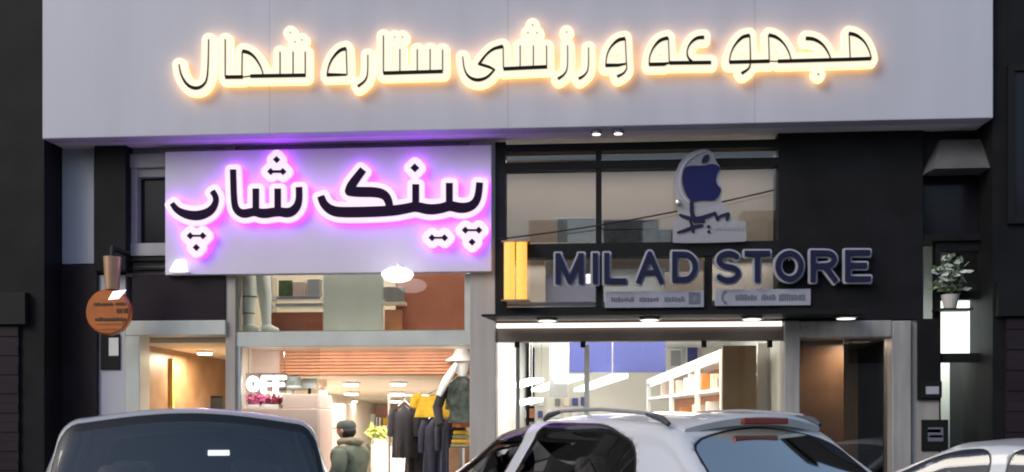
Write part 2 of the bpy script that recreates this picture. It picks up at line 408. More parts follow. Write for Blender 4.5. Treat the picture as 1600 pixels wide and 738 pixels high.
# corridor behind the left doorway
P('corridor_ceiling', MB().box(X(198), X(350), .26, 5, Z(533, .3), Z(533, .3) + .05), M['cream'])
P('corridor_back_wall', MB().box(X(198), X(350), 4.2, 4.3, GZ, 3), M['cream'])
P('corridor_step', MB().box(X(262, 2), X(330, 2), 2.3, 3.2, GZ, 1.75).box(X(240, 2), X(330, 2), 3.2, 4.2, GZ, 2.1), M['woodd'])
P('corridor_panel', pbox(MB(), 243, 270, 560, 760, 1.2, 1.25), M['yellow'])
o = MB(); a, b = X(330, 2.2), X(347, 2.2)
for k in range(6): o.box(a + (b - a) * k / 5 - .012, a + (b - a) * k / 5 + .012, 2.2, 2.23, .9, 1.95)
P('corridor_railing', o.box(a, b, 2.2, 2.23, 1.93, 1.96), M['black'])
# columns --------------------------------------------------------------
P('column', gbox(MB(), 352, 368, 200, -.04, .2), M['beige'], bevel=.008)
P('column', gbox(MB(), 734, 774, 200, -.05, .25), M['greyp'], bevel=.008)
P('shop_side_wall', MB().box(X(752), X(754), .25, 9, GZ, ZS), M['white'])
# pink shop front ------------------------------------------------------
P('transom_beam', pbox(MB(), 366, 735, 518, 541, -.02, .10), M['paleg'], bevel=.006)
P('glazing_frame', gbox(MB(), 367, 376, 541, -.01, .06), M['paleg'], bevel=.005); P('glazing_frame', pbox(MB(), 726, 735, 428, 518, -.005, .06), M['paleg'], bevel=.005)
P('upper_glazing', pbox(MB(), 368, 726, 425, 518, .03, .04), M['glass'])
P('shop_window', MB().box(X(376), X(499), .02, .03, GZ, Z(541)), M['glass'])
P('sign_backing', pbox(MB(), 262, 740, 205, 424, .0, .2), M['greyf'])
P('mezzanine_slab', MB().box(X(370), X(752), .12, 9, Z(538, .12), Z(538, .12) + .16), M['cream'])
P('mezzanine_back_wall', MB().box(X(352), X(752), 1.7, 1.8, Z(525), ZS), M['cream'])
# slatted bulkhead
sl = MB(); xa, xb = X(437, .9), X(752, .9); n = 9; zt, zb = Z(538, .9), Z(584, .9)
for k in range(n):
    a = zb + (zt - zb) * k / n; sl.box(xa, xb, .9, .94, a, a + (zt - zb) / n * .74)
sl.box(xa, xb, .945, .99, zb, zt); P('slatted_bulkhead', sl, M['wood'])
P('bulkhead_end', MB().box(X(372, .9), X(437, .9), .92, .99, Z(588, .9), zt), M['pinkbeige'])
zc1, zc2 = Z(586, 1.0), Z(633, 8)
x1, x2 = X(352), X(752)
P('shop_ceiling', MB().add([(x1, 1, zc1), (x2, 1, zc1), (x2, 8.9, zc2), (x1, 8.9, zc2), (x1, 1, zc1 + .05), (x2, 1, zc1 + .05), (x2, 8.9, zc2 + .05), (x1, 8.9, zc2 + .05)],
  [(0, 1, 2, 3), (4, 5, 6, 7), (0, 1, 5, 4), (1, 2, 6, 5), (2, 3, 7, 6), (3, 0, 4, 7)]), M['cream'])
P('back_wall', MB().box(X(352), X(752), 8.0, 8.1, GZ, zc2 + .1), M['cream'])
P('back_wall_band', MB().box(X(352), X(752), 7.94, 7.998, Z(650, 7.9), Z(637, 7.9)), M['pink'])
P('inner_door_frame', MB().box(X(497, 1.6), X(507, 1.6), 1.6, 1.75, GZ, Z(584, 1.6)), M['cream'], bevel=.01)
P('pink_pier', MB().box(X(509, 3), X(530, 3), 3.0, 3.4, GZ, Z(630, 3)), M['pink'], bevel=.01)
# phone shop front -----------------------------------------------------
fr = MB()
pbox(fr, 774, 790, 222, 497, -.06, .1); pbox(fr, 790, 1216, 222, 234, -.06, .1); pbox(fr, 790, 1216, 250, 263, -.05, .1)
pbox(fr, 931, 940, 234, 250, -.05, .1); pbox(fr, 931, 940, 263, 379, -.05, .1); pbox(fr, 790, 1216, 379, 401, -.06, .1)
pbox(fr, 931, 941, 401, 479, -.05, .1); pbox(fr, 1101, 1113, 401, 479, -.05, .1); pbox(fr, 790, 1216, 479, 498, -.055, .1)
frame = P('window_frame', fr, M['black'])
def pane(x0, x1, y0, y1, m='glassm'): pbox(MB(), x0, x1, y0, y1, .03, .036).build('pane', M[m], frame)
for q in ((790, 931, 234, 250), (940, 1216, 234, 250), (790, 931, 263, 379), (940, 1216, 263, 379), (790, 931, 401, 479), (941, 1101, 401, 479), (1113, 1216, 401, 479)): pane(*q)
P('dark_cladding', pbox(MB(), 1216, 1443, 205, 500, -.07, .3), M['dark'], bevel=.006)
P('header_beam', pbox(MB(), 774, 1226, 511, 533, -.02, .12), mat('brown grey header', (.17, .14, .12), .5, 0, .1, 3), bevel=.006)
P('phone_shop_glazing', MB().box(X(778), X(1226), .03, .04, GZ, Z(533)), M['glass'])
for px in (808, 911, 1100, 1203): P('glass_clamp', pbox(MB(), px - 4, px + 4, 532, 543, .0, .05), M['black'])
zU = Z(533, .2)
P('phone_shop_ceiling', MB().box(X(776), X(1300), .12, 6.2, zU + .35, zU + .4), M['white'])
P('phone_shop_back_wall', MB().box(X(776), X(1300), 6.2, 6.3, GZ, 4), mat('warm white wall', (.76, .72, .64), .6, 0, .03, 3))
P('phone_shop_side_wall', MB().box(X(1228), X(1232), .3, 6.2, GZ, ZS), M['greengrey'])
P('upper_room_back_wall', MB().box(X(754), X(1230), .9, .95, 3.05, ZS), M['beigeboard'])
P('upper_room_floor', MB().box(X(754), X(1230), .12, .9, Z(500, .1) - .06, Z(500, .1)), M['woodd'])
# portal on the right
po = MB(); gbox(po, 1226, 1250, 501, -.10, .25); gbox(po, 1394, 1424, 501, -.10, .25); pbox(po, 1250, 1394, 501, 527, -.10, .25)
P('door_portal', po, M['portal'], bevel=.012)
P('portal_glazing', MB().box(X(1250), X(1394), .10, .11, GZ, Z(527)), M['glassd'])
P('hall_wall', MB().box(X(1250, 1), X(1318, 1), 1.0, 1.05, GZ, 3), M['woodd'])
P('hall_back', MB().box(X(1250), X(1440), 2.4, 2.45, GZ, 3), M['brown'])
P('hall_ceiling', MB().box(X(1250), X(1440), .26, 2.4, Z(527) + .02, Z(527) + .08), M['greyf'])
P('hall_side', MB().box(X(1420), X(1424), .26, 2.4, GZ, 3), M['dark'])
P('end_pier', gbox(MB(), 1424, 1468, 498, -.03, .4), M['portal'], bevel=.008)
P('end_panel', pbox(MB(), 1434, 1470, 498, 625, -.07, -.032), M['dark'], bevel=.006)
P('end_wall', pbox(MB(), 1443, 1552, 205, 268, -.02, .3), M['dark']); P('end_ledge', pbox(MB(), 1443, 1552, 366, 376, -.06, .3), M['dark'])
P('end_window', pbox(MB(), 1443, 1552, 268, 366, .05, .08), M['dwin'])

# sloping grey hood at the right end
hd = MB(); a, zt = Wp(1452, 208, -.35); b, zb = Wp(1552, 262, -.35)
hd.add([(a, -.02, zb), (b, -.02, zb), (b, -.02, zt), (a + .18, -.02, zt), (a + .05, -.35, zb), (b, -.35, zb), (b, -.06, zt), (a + .2, -.06, zt)],
       [(0, 1, 2, 3), (4, 5, 6, 7), (0, 1, 5, 4), (1, 2, 6, 5), (2, 3, 7, 6), (3, 0, 4, 7)])
tag(hd.build('entrance_hood', mat('grey hood', (.10, .10, .105), .5, 0, .2, 4)), 'grey sloping hood above the dark window at the right end', 'hood')
# bright shop window at far right
rw = thing('neighbour_shopfront', 'brightly lit neighbouring shop window beyond the dark pier on the right', 'shop front')
o = MB(); pbox(o, 1462, 1470, 376, 760, -.02, .1); pbox(o, 1470, 1552, 376, 392, -.02, .1); pbox(o, 1470, 1552, 455, 468, -.02, .1); pbox(o, 1470, 1552, 552, 566, -.02, .1); o.build('frame', M['dark'], rw)
pbox(MB(), 1470, 1552, 392, 760, .04, .05).build('pane', M['glass'], rw)
pbox(MB(), 1470, 1552, 470, 552, .3, .34).build('light_box', M['litwin'], rw)
MB().box(X(1462), X(1552), 1.0, 1.05, GZ, 4).build('back_wall', M['greengrey'], rw)
area('neighbour_light', (X(1515), .55, 2.6), .5, .3, 14, (1, .98, .92), (0, 0, 0), rw)

# ================================================================== neighbouring buildings and the far side of the street
def block(name, label, x0, x1, y0, y1, h, m, cols, rows, facing, z0=3.6, ww=1.1, wh=1.4, shutters=False):
    t = thing(name, label, 'building')
    MB().box(x0, x1, y0, y1, 0, h).build('wall', m, t)
    yf = y0 if facing < 0 else y1
    for r in range(rows):
        for c in range(cols):
            cx = x0 + (x1 - x0) * (c + .5) / cols; z = z0 + r * 3.1
            wfm = MB()
            for q in ((cx - ww / 2 - .06, cx - ww / 2, z, z + wh), (cx + ww / 2, cx + ww / 2 + .06, z, z + wh), (cx - ww / 2 - .06, cx + ww / 2 + .06, z - .08, z), (cx - ww / 2 - .06, cx + ww / 2 + .06, z + wh, z + wh + .06)):
                wfm.box(q[0], q[1], yf - .05 if facing < 0 else yf + .002, yf - .002 if facing < 0 else yf + .05, q[2], q[3])
            f = wfm.build('window', M['black'] if shutters else M['greyf'], t)
            MB().box(cx - ww / 2, cx + ww / 2, yf - .02 if facing < 0 else yf + .003, yf - .003 if facing < 0 else yf + .02, z, z + wh).build('pane', M['dwin'], f)
    if shutters:
        for c in range(cols):
            cx = x0 + (x1 - x0) * (c + .5) / cols; o = MB(); wd = (x1 - x0) / cols * .42
            for k in range(24): o.box(cx - wd, cx + wd, yf - .03 - .012 * (k % 2), yf - .003, .2 + k * .1, .2 + k * .1 + .098)
            o.build('roller_shutter', M['brownb'], t)
            MB().box(cx - wd - .1, cx + wd + .1, yf - .09, yf - .003, 2.62, 2.95).build('shutter_box', M['black'], t)
    MB().box(x0 - .1, x1 + .1, y0 - .12, y1 + .12, h, h + .3).build('parapet', m, t)
    return t
block('dark_building', 'dark charcoal clad building at the left end of the shops', -18, xl - .02, -.42, 9, 6.4, M['dark'], 4, 1, -1, shutters=True)
block('stair_tower', 'narrow dark charcoal stair tower at the right end of the shops', xr + .02, xr + 1.5, -.42, 9, 6.4, M['dark'], 1, 1, -1, shutters=True)
block('dark_building', 'low dark charcoal clad building beyond the narrow tower', xr + 1.65, 18, -.42, 9, 3.4, M['dark'], 4, 0, -1, shutters=True)
block('street_building', 'dusky brick building across the street', -22, -7, -34, -24, 7.5, M['brick'], 7, 2, 1)
block('street_building', 'grey building across the street', -6.8, 5, -34, -24.2, 7, M['portal'], 5, 2, 1)
block('street_building', 'beige building across the street', 5.2, 20, -34, -24, 8, M['beige'], 6, 2, 1)

# ================================================================== signs
THIN, THK = .8, 2.8
def vline(ox, s, x, y0, y1, w=THIN): return ('line', zc(ox, 0, s, [(x, y0), (x, y1)]), w)
def c1(p, w, k='line'): return (k, zc(130, 0, 3.69, p), w)
def c2(p, w, k='line'): return (k, zc(480, 0, 3.69, p), w)
def c3(p, w, k='line'): return (k, zc(800, 0, 4.217, p), w)
def c4(p, w, k='line'): return (k, zc(1080, 0, 3.514, p), w)
def dt(ox, s, x, y, r=1.2, oy=0): return ('dot', ox + x / s, oy + y / s, r)
clusters = [
 # shomal
 [c1([(553, 372), (562, 430), (598, 492), (645, 514), (690, 500), (720, 455), (724, 228)], [THIN, 1.2, 2.2, 2.8, 2.0, 1.0, THIN])],
 [c1([(820, 228), (820, 447)], THIN), c1([(820, 447), (922, 446)], THK), c1([(922, 446), (965, 441)], THIN), c1([(918, 300), (916, 446)], THIN),
  c1([(918, 297), (950, 302), (985, 325), (1015, 368), (1032, 405), (1040, 440)], [THK, THK, 2, 1.4, 1, THIN]),
  c1([(965, 441), (1284, 436)], THK), c1([(1136, 300), (1136, 436)], THIN), c1([(1211, 300), (1211, 436)], THIN), c1([(1281, 300), (1281, 436)], THIN),
  dt(130, 3.69, 1195, 190), dt(130, 3.69, 1222, 243), dt(130, 3.69, 1262, 232)],
 # setareh
 [c2([(226, 283), (190, 290), (148, 335), (124, 385), (116, 436)], [THK, 2.4, 1.6, 1.1, THIN]), c2([(114, 434), (226, 434)], [THK, 1.6]), c2([(226, 283), (231, 437)], THIN)],
 [c2([(350, 318), (350, 430), (335, 470), (292, 500)], [THIN, THIN, 1.5, 2])],
 [c2([(440, 207), (440, 424)], THIN), c2([(440, 424), (782, 414)], THK), c2([(535, 285), (535, 416)], THIN), c2([(635, 285), (635, 414)], THIN), c2([(709, 285), (709, 414)], THIN), c2([(781, 288), (781, 412)], THIN),
  dt(480, 3.69, 505, 216), dt(480, 3.69, 550, 216)],
 # varzeshi
 [c2([(897, 328), (904, 400), (930, 448), (980, 468), (1038, 452), (1080, 405), (1050, 388), (992, 372), (1030, 318), (1075, 282), (1130, 270)], [THIN, 1, 1.9, 2.8, 2, 1.4, 2.2, 2, 1.5, 2.2, THK]),
  c2([(1130, 270), (1132, 398)], THIN), c2([(1132, 400), (1384, 388)], THK), c2([(1228, 265), (1228, 392)], THIN), c2([(1304, 265), (1304, 390)], THIN), c2([(1380, 265), (1381, 388)], THIN),
  dt(480, 3.69, 1300, 146), dt(480, 3.69, 1273, 192), dt(480, 3.69, 1325, 192)],
 [c3([(366, 300), (368, 450), (345, 495), (303, 522)], [THIN, THIN, 1.4, 2.2]), dt(800, 4.217, 360, 214)],
 [c3([(504, 315), (505, 455), (482, 498), (440, 522)], [THIN, THIN, 1.4, 2.2])],
 [c3([(746, 258), (700, 264), (650, 310), (624, 365), (617, 432)], [THK, 2.6, 1.4, 1, THIN]), c3([(615, 434), (700, 433), (756, 422)], [THK, 2.4, 1.2]), c3([(746, 258), (753, 420), (758, 455), (736, 488), (693, 508)], [THIN, THIN, 1, 1.5, 2.2])],
 # majmooeh
 [c3([(1028, 252), (975, 264), (930, 315), (905, 375), (903, 428)], [THK, 2.6, 1.4, 1, THIN]), c3([(902, 427), (1000, 425), (1036, 416)], [THK, THK, 1.2]), c3([(1030, 250), (1036, 415)], THIN),
  c3([(1036, 417), (1312, 414)], THK), c3([(1266, 248), (1215, 250), (1168, 292), (1150, 345), (1160, 385), (1188, 412)], [THK, 2.6, 1.4, 1, 1.5, 2.2])],
 [c4([(321, 197), (280, 203), (235, 252), (213, 305), (209, 345)], [THK, 2.6, 1.4, 1, THIN]), c4([(209, 344), (430, 338)], THK), c4([(430, 338), (475, 339)], THIN), c4([(321, 197), (326, 348), (318, 380), (276, 406)], [THIN, 1, 1.5, 2.4]),
  c4([(424, 194), (428, 336)], THIN), c4([(424, 195), (462, 202), (505, 235), (535, 285), (547, 328)], [THK, 2.6, 1.4, 1, THIN]), c4([(475, 339), (875, 328)], THK), c4([(875, 328), (986, 324)], THK),
  c4([(628, 213), (672, 215), (720, 243), (752, 290), (766, 328)], [THK, 2.8, 1.8, 1.2, THIN]), c4([(866, 185), (872, 326)], THIN), c4([(864, 186), (905, 193), (950, 228), (978, 280), (988, 325)], [THK, 2.6, 1.4, 1, THIN])],
 [dt(1080, 3.514, 697, 410, 1.6)],
]
sg = thing('illuminated_sign', 'warm white lit raised lettering reading مجموعه ورزشی ستاره شمال across the upper wall', 'sign')
for i, cl in enumerate(clusters):
    j = .003 * (i % 3)
    rim = plate('letter', cl, 10.3, FY - .085 - j, FY - .035 - j, M['warmface'], M['warmside'], sg, h=1.)
    plate('letter_face', cl, 0, FY - .094 - j, FY - .0855 - j, M['facedark'], None, rim, h=.5, tol=.08, pln=FY - .085)

# lavender board with violet lit letters
SY = -.14
board = thing('shop_sign', 'lavender sign board with violet lit lettering reading پینک شاپ', 'sign')
pbox(MB(), 258, 768, 232, 427, SY, .0 - .002).build('panel', M['signpanel'], board, bevel=.006)
def d5(p, w, k='line'): return (k, zc(130, 190, 2.9525, p), w)
def d6(p, w, k='line'): return (k, zc(460, 190, 2.9525, p), w)
A5 = lambda x, y, r=5.6: dt(130, 2.9525, x, y, r, 190)
A6 = lambda x, y, r=5.6: dt(460, 2.9525, x, y, r, 190)
pk = [
 [d5([(410, 378), (432, 410), (480, 432), (535, 437), (590, 415), (614, 375), (612, 345), (596, 322)], [3, 4, 5.5, 6, 5, 3.6, 3.6, 3.6])],
 [A5(495, 528), A5(553, 528), A5(523, 582), d5([(495, 528), (553, 528)], 1.2)],
 [d5([(692, 222), (696, 385), (715, 418), (745, 428), (790, 415), (830, 428), (900, 415), (950, 425), (985, 400), (998, 360), (996, 303)], [3.8, 3.8, 4.6, 5.5, 5, 6, 5.5, 6, 5, 4, 4]), d5([(797, 310), (797, 420)], 4), d5([(898, 310), (898, 420)], 4)],
 [A5(893, 177), A5(866, 232), A5(922, 232), d5([(866, 232), (922, 232)], 1.6)],
 [d6([(122, 345), (135, 382), (170, 412), (220, 421), (440, 415), (520, 402), (560, 392), (620, 408), (680, 402), (716, 388), (770, 402), (820, 392), (848, 355), (855, 282)], [4.5, 5, 6, 6.5, 6.5, 6, 6, 6.5, 6, 6, 6.5, 5.5, 4.4, 4.2]),
  d6([(318, 222), (262, 295), (256, 322), (290, 326), (380, 326), (420, 340), (438, 375), (440, 415)], [4.5, 5.5, 6, 6.2, 6.2, 5.6, 4.6, 4.6]), d6([(560, 290), (560, 400)], 4.2), d6([(715, 284), (715, 400)], 4.2)],
 [A6(556, 215, 7)],
 [A6(635, 537), A6(693, 537), d6([(635, 537), (693, 537)], 1.2)],
 [A6(789, 502), A6(851, 502), A6(820, 557), d6([(789, 502), (851, 502)], 1.2)],
]
for i, cl in enumerate(pk):
    j = .003 * (i % 2)
    cl = [c if c[0] == 'dot' else (c[0], c[1], [w_ * 1.28 for w_ in c[2]] if isinstance(c[2], list) else c[2] * 1.28) for c in cl]
    g = 8.2 if cl[0][0] != 'dot' else 10.2
    rim = plate('letter', cl, g, SY - .075 - j, SY - .03 - j, M['pinkface'], M['pinkside'], board, h=1.)
    plate('letter_face', cl, 0, SY - .085 - j, SY - .0755 - j, M['facepurple'], None, rim, h=.5, tol=.08, pln=SY - .075)

# MILAD STORE lettering
ml = thing('raised_lettering', 'dark navy raised letters with silver edges reading MILAD STORE over the black frame', 'sign')
hw = 4.2; T0, B0 = 396, 438
def L(*p): return ('line', list(p), hw)
def capx(x0, x1): return x0 + hw, x1 - hw
def tilt(st, dy):
    out = []
    for s in st: out.append((s[0], [(a, b + dy) for a, b in s[1]], s[2]))
    return out
def arc(cx, cy, rx, ry, a0, a1, n=14): return [(cx + rx * math.cos(R(a0 + (a1 - a0) * i / n)), cy - ry * math.sin(R(a0 + (a1 - a0) * i / n))) for i in range(n + 1)]
ltr = {
 'M': [L((872, B0 + 4), (872, T0 - 2)), L((872, T0 + 1), (890, B0), (908, T0 + 1)), L((908, B0 + 4), (908, T0 - 2))],
 'I': [L((930, B0 + 4), (930, T0 - 2))],
 'L': [L((948, T0 - 2), (948, B0)), L((944, B0), (979, B0))],
 'A': [L((997, B0 + 4), (1015, T0), (1034, B0 + 4)), ('line', [(1003, 425), (1028, 425)], 3.4)],
 'D': [L((1054, B0), (1054, T0)), L(*([(1050, T0 + 1)] + arc(1068, (T0 + B0) / 2, 18, (B0 - T0) / 2 - 1, 80, -80) + [(1050, B0 - 1)]))],
 'S': [L(*(arc(1138, 407, 15, 10.5, 25, 265, 16) + arc(1137, 428, 16, 10.5, 85, -155, 16)))],
 'T': [L((1163, T0 + 1), (1203, T0 + 1)), L((1183, T0), (1183, B0 + 4))],
 'O': [L(*arc(1233, (T0 + B0) / 2, 18, 20, 0, 360, 28))],
 'R': [L((1270, T0 - 2), (1270, B0 + 4)), L(*([(1266, T0 + 1)] + arc(1290, 407, 13, 10, 80, -80, 10) + [(1270, 418)])), L((1288, 418), (1306, B0 + 4))],
 'E': [L((1324, T0 - 2), (1324, B0 + 3)), L((1320, T0 + 1), (1359, T0 + 1)), L((1324, 417), (1354, 417)), L((1320, B0), (1360, B0))],
}
for ch, st in ltr.items():
    mx = sum(p[0] for s in st for p in s[1]) / sum(len(s[1]) for s in st)
    st = tilt(st, 2.5 - (mx - 868) * .009)
    pl = plate('letter', st, 3.2, -.165, -.13, M['silver'], None, ml, h=1.)
    plate('letter_face', st, -.2, -.20, -.1655, M['navy'], None, pl, h=.6, tol=.1, pln=-.165)
for px in (872, 908, 948, 1015, 1054, 1138, 1183, 1233, 1270, 1324): MB().tube([(X(px, -.13), -.13, Z(412, -.13)), (X(px, -.13), -.055, Z(412, -.13))], .008, 6).build('stud', M['chrome'], ml)

# apple panel
ap = thing('acrylic_sign', 'pale acrylic emblem with a blue bitten apple above dark calligraphy', 'sign')
def e2(p): return zc(1030, 225, 4.613, p)
outline = [(105, 708), (103, 700), (105, 560), (150, 520), (120, 400), (112, 260), (150, 130), (240, 60), (330, 38), (390, 70), (400, 130), (440, 170), (425, 250), (460, 330), (430, 420), (505, 470), (510, 560), (612, 562), (620, 568), (622, 690), (616, 698), (300, 708)]
plate('back_plate', [('spoly', e2(outline))], 1.5, -.13, -.122, M['acryl'], None, ap, h=1.5)
apple = [(235, 160), (285, 163), (330, 160), (370, 148), (415, 155), (440, 178), (415, 215), (405, 255), (412, 300), (448, 325), (430, 375), (395, 410), (350, 408), (300, 405), (250, 418), (210, 395), (178, 330), (168, 265), (172, 210), (190, 170)]
plate('apple', [('spoly', e2(apple))], .6, -.148, -.1305, M['navyb'], None, ap, h=1., pln=-.13)
plate('apple_leaf', [('spoly', e2([(305, 140), (315, 95), (360, 75), (355, 120), (330, 138)]))], .6, -.148, -.1305, M['navy'], None, ap, h=.8, pln=-.13)
plate('crescent', [('round', e2([(335, 52), (250, 80), (180, 140), (148, 220), (145, 300), (165, 370), (210, 425)]), [.8, 1.4, 2, 2.2, 2, 1.8, 1.4])], 0, -.144, -.1305, M['silver'], None, ap, h=.8, pln=-.13)
plate('calligraphy', [('round', e2([(235, 420), (232, 500), (260, 560), (320, 560)]), [3, 3.4, 3, 2.4]), ('round', e2([(150, 515), (200, 535), (260, 545), (330, 530), (400, 500)]), [2, 3, 3.2, 3.4, 2.2]),
      ('round', e2([(135, 640), (190, 625), (245, 600), (310, 590)]), [1.6, 2.6, 3, 2]), ('round', e2([(245, 635), (240, 600), (225, 560)]), 2.2), ('round', e2([(400, 500), (420, 545), (440, 520), (495, 510), (490, 545)]), [2.4, 2.6, 2, 3.4, 2.4]),
      ('dot', *e2([(355, 598)])[0], 3.2), ('dot', *e2([(357, 634)])[0], 3.2)], 0, -.146, -.1305, M['navy'], None, ap, h=.8, pln=-.13)
o = MB()
for k in range(14):
    a = 400 + k * 15; x0, y0 = e2([(a, 590 + 4 * (k % 3))])[0]; x1, y1 = e2([(a + 10, 622 - 5 * (k % 2))])[0]; pbox(o, x0, x1, y0, y1, -.136, -.1305)
o.build('small_print', mat('faint print', (.30, .31, .36), .5), ap)
sp = MB(); cxp = Wp(1060, 318, -.11); sp.lathe([(.012, 0), (.03, .01), (.03, .04), (.012, .05)], (cxp[0], -.18, cxp[1]), 12, 'y')
sp.build('standoff', M['chrome'], ap)

# two small plates with contact details
def smallplate(name, label, q, bars, icon):
    t = thing(name, label, 'sign', 'contact plates under the lettering')
    x0, x1, y0, y1 = q; pbox(MB(), x0, x1, y0, y1, -.10, -.085).build('plate', M['frosted'], t, bevel=.006)
    o = MB()
    for (a, b, c, d) in bars:
        x = a
        while x < b:
            wd = random.uniform(2.2, 4.2); hh = random.uniform(0, 3)
            pbox(o, x, min(b, x + wd), c + hh, d - random.uniform(0, 1.5), -.105, -.1005); x += wd + 1.1
    o.build('print', M['ink'], t)
    plate('icon', icon[0], 0, -.106, -.1005, M['ink'], None, t, h=.5, pln=-.10, sub=icon[1])
    return t
smallplate('contact_plate', 'pale acrylic plate with dark print and a square camera icon under MILAD', (945, 1100, 455, 481), [(955, 990, 464, 472), (999, 1030, 464, 472), (1038, 1070, 463, 472)],
  ([('poly', [(1076, 457), (1094, 457), (1094, 475), (1076, 475)])], [('round', [(1085, 462.5), (1088, 466), (1085, 469.5), (1082, 466), (1085, 462.5)], .8)]))
smallplate('contact_plate', 'pale acrylic plate with dark print and a handset icon under STORE', (1117, 1267, 452, 478), [(1149, 1182, 460, 470), (1190, 1212, 460, 470), (1217, 1258, 459, 470)],
  ([('round', [(1133, 456), (1129, 459), (1128, 465), (1130, 471), (1134, 474)], [2.2, 1.5, 1.4, 1.5, 2.2])], None))

# black canopy ledge
cn = thing('canopy', 'thin black canopy ledge with recessed downlights above the phone shop windows', 'canopy')
zU0 = Z(503, 0.); zl = MB(); xa, xb, xc = X(774), X(1334), X(752, -.6)
zl.add([(xa, -.062, zU0), (xb, -.075, zU0), (xb, -.6, zU0), (xc, -.6, zU0), (xa, -.062, zU0 + .06), (xb, -.075, zU0 + .06), (xb, -.6, zU0 + .045), (xc, -.6, zU0 + .02)],
       [(0, 1, 2, 3), (4, 5, 6, 7), (0, 1, 5, 4), (1, 2, 6, 5), (2, 3, 7, 6), (3, 0, 4, 7)])
zl.build('ledge', M['black'], cn)
for px in (855, 1015, 1175, 1322):
    o = MB().lathe([(.10, zU0 - .002), (.115, zU0 - .012), (.10, zU0 - .025)], (X(px, -.3), -.3, 0), 20).build('downlight', M['chrome'], cn)
    MB().lathe([(.0, zU0 - .0255), (.09, zU0 - .0255), (.09, zU0 - .029), (0.0, zU0 - .029)], (X(px, -.3), -.3, 0), 20).build('lens', M['small'], o)
pbox(MB(), 776, 1222, 504, 511, -.058, -.02).build('light_strip', M['strip'], cn)

# twin amber light
am = thing('wall_lamp', 'twin amber ribbed light tube on the black window frame', 'lamp')
zt, zb = Z(380, -.2), Z(468, -.2)
for px in (796, 815):
    prof = []; n = 26
    for k in range(n + 1): prof += [(.060, zb + (zt - zb) * k / n), (.052, zb + (zt - zb) * (k + .5) / n)]
    MB().lathe(prof, (X(px, -.2), -.2, 0), 14).build('tube', M['amber'], am)
for za in (zb - .022, zt + .004): MB().box(X(784, -.2), X(828, -.2), -.26, -.062, za, za + .016).build('bracket', M['tan'], am)

# cable
p0 = Wp(778, 374, -.085); p1 = Wp(1210, 297, -.085); pts = []
for k in range(25):
    t = k / 24; pts.append((p0[0] + (p1[0] - p0[0]) * t, -.085, p0[1] + (p1[1] - p0[1]) * t - .045 * 4 * t * (1 - t)))
tag(MB().tube(pts, .0085, 6).build('cable', M['cable'], smooth=True), 'thin black cable sagging across the upper window', 'cable')

# dome lamp, and glowing wedge standing for a light reflection on the lavender board
def domelamp(px, py, r, label, Yc, group=None):
    t = thing('dome_lamp', label, 'lamp'); x, z = Wp(px, py, Yc)
    MB().lathe([(.02, .075), (r * .55, .07), (r * .95, .03), (r, .0), (r * .8, -.045), (r * .4, -.07), (.01, -.075)], (x, Yc, z), 28).build('bowl', M['lampw'], t, smooth=True)
    MB().tube([(x, Yc, z + .07), (x, Yc, z + .12), (x, SY - .001, z + .12)], .012, 8).build('arm', M['white'], t, smooth=True)
    return t
domelamp(621, 430, .165, 'bright white dome lamp below the middle of the lavender board', -.40)
fl = thing('glow_wedge', 'small glowing wedge added for a light reflection at the bottom left corner of the lavender board', 'lamp')
x, z = Wp(279, 417, -.22)
MB().add([(x - .09, -.26, z - .05), (x + .09, -.26, z - .05), (x + .05, -.18, z + .08), (x - .05, -.18, z + .08), (x - .09, -.19, z - .05), (x + .09, -.19, z - .05), (x + .05, -.15, z + .08), (x - .05, -.15, z + .08)],
         [(0, 1, 2, 3), (4, 5, 6, 7), (0, 1, 5, 4), (1, 2, 6, 5), (2, 3, 7, 6), (3, 0, 4, 7)]).build('lens', M['lampw'], fl, bevel=.01)
MB().box(x - .1, x + .1, -.15, SY - .001, z - .062, z - .05).build('bracket', M['greyf'], fl)

# soffit spots
for k, px in enumerate((932, 966)):
    t = thing('soffit_spot', ('left' if k == 0 else 'right') + 'hand small bright spot fixed under the overhang near the phone shop', 'lamp', 'pair of spots under the overhang')
    xx = X(px, -.3); MB().lathe([(.05, ZS + .004), (.06, ZS - .03), (.045, ZS - .045)], (xx, -.38, 0), 16).build('ring', M['chrome'], t)
    MB().lathe([(.0, ZS - .0455), (.042, ZS - .0455), (.042, ZS - .05), (0, ZS - .05)], (xx, -.38, 0), 16).build('lens', M['small'], t)

# round orange blade sign
ob = thing('round_sign', 'round orange hanging sign with dark lines of writing at the left end', 'sign')
cx_, cz_ = Wp(171, 488, -.55); rr = 37 / F * 11.5
MB().lathe([(rr * .94, -.05), (rr, -.03), (rr, .03), (rr * .94, .05)], (cx_, -.55, cz_), 40, 'y').build('disc', M['orange'], ob, smooth=True)
o = MB()
for (a, b, c, d) in ((146, 176, 473, 478), (180, 196, 472, 477), (148, 196, 496, 502), (182, 190, 482, 490), (192, 199, 481, 489)):
    x = a
    while x < b:
        wd = random.uniform(2, 5); pbox(o, x, min(b, x + wd), c + random.uniform(0, 1.5), d - random.uniform(0, 1), -.608, -.602); x += wd + .8
o.build('print', mat('dark sign print', (.06, .025, .015), .5), ob)
o = MB(); pbox(o, 150, 192, 503, 506, -.607, -.602); pbox(o, 150, 190, 512, 514, -.607, -.602); o.build('band', M['orangew'], ob)
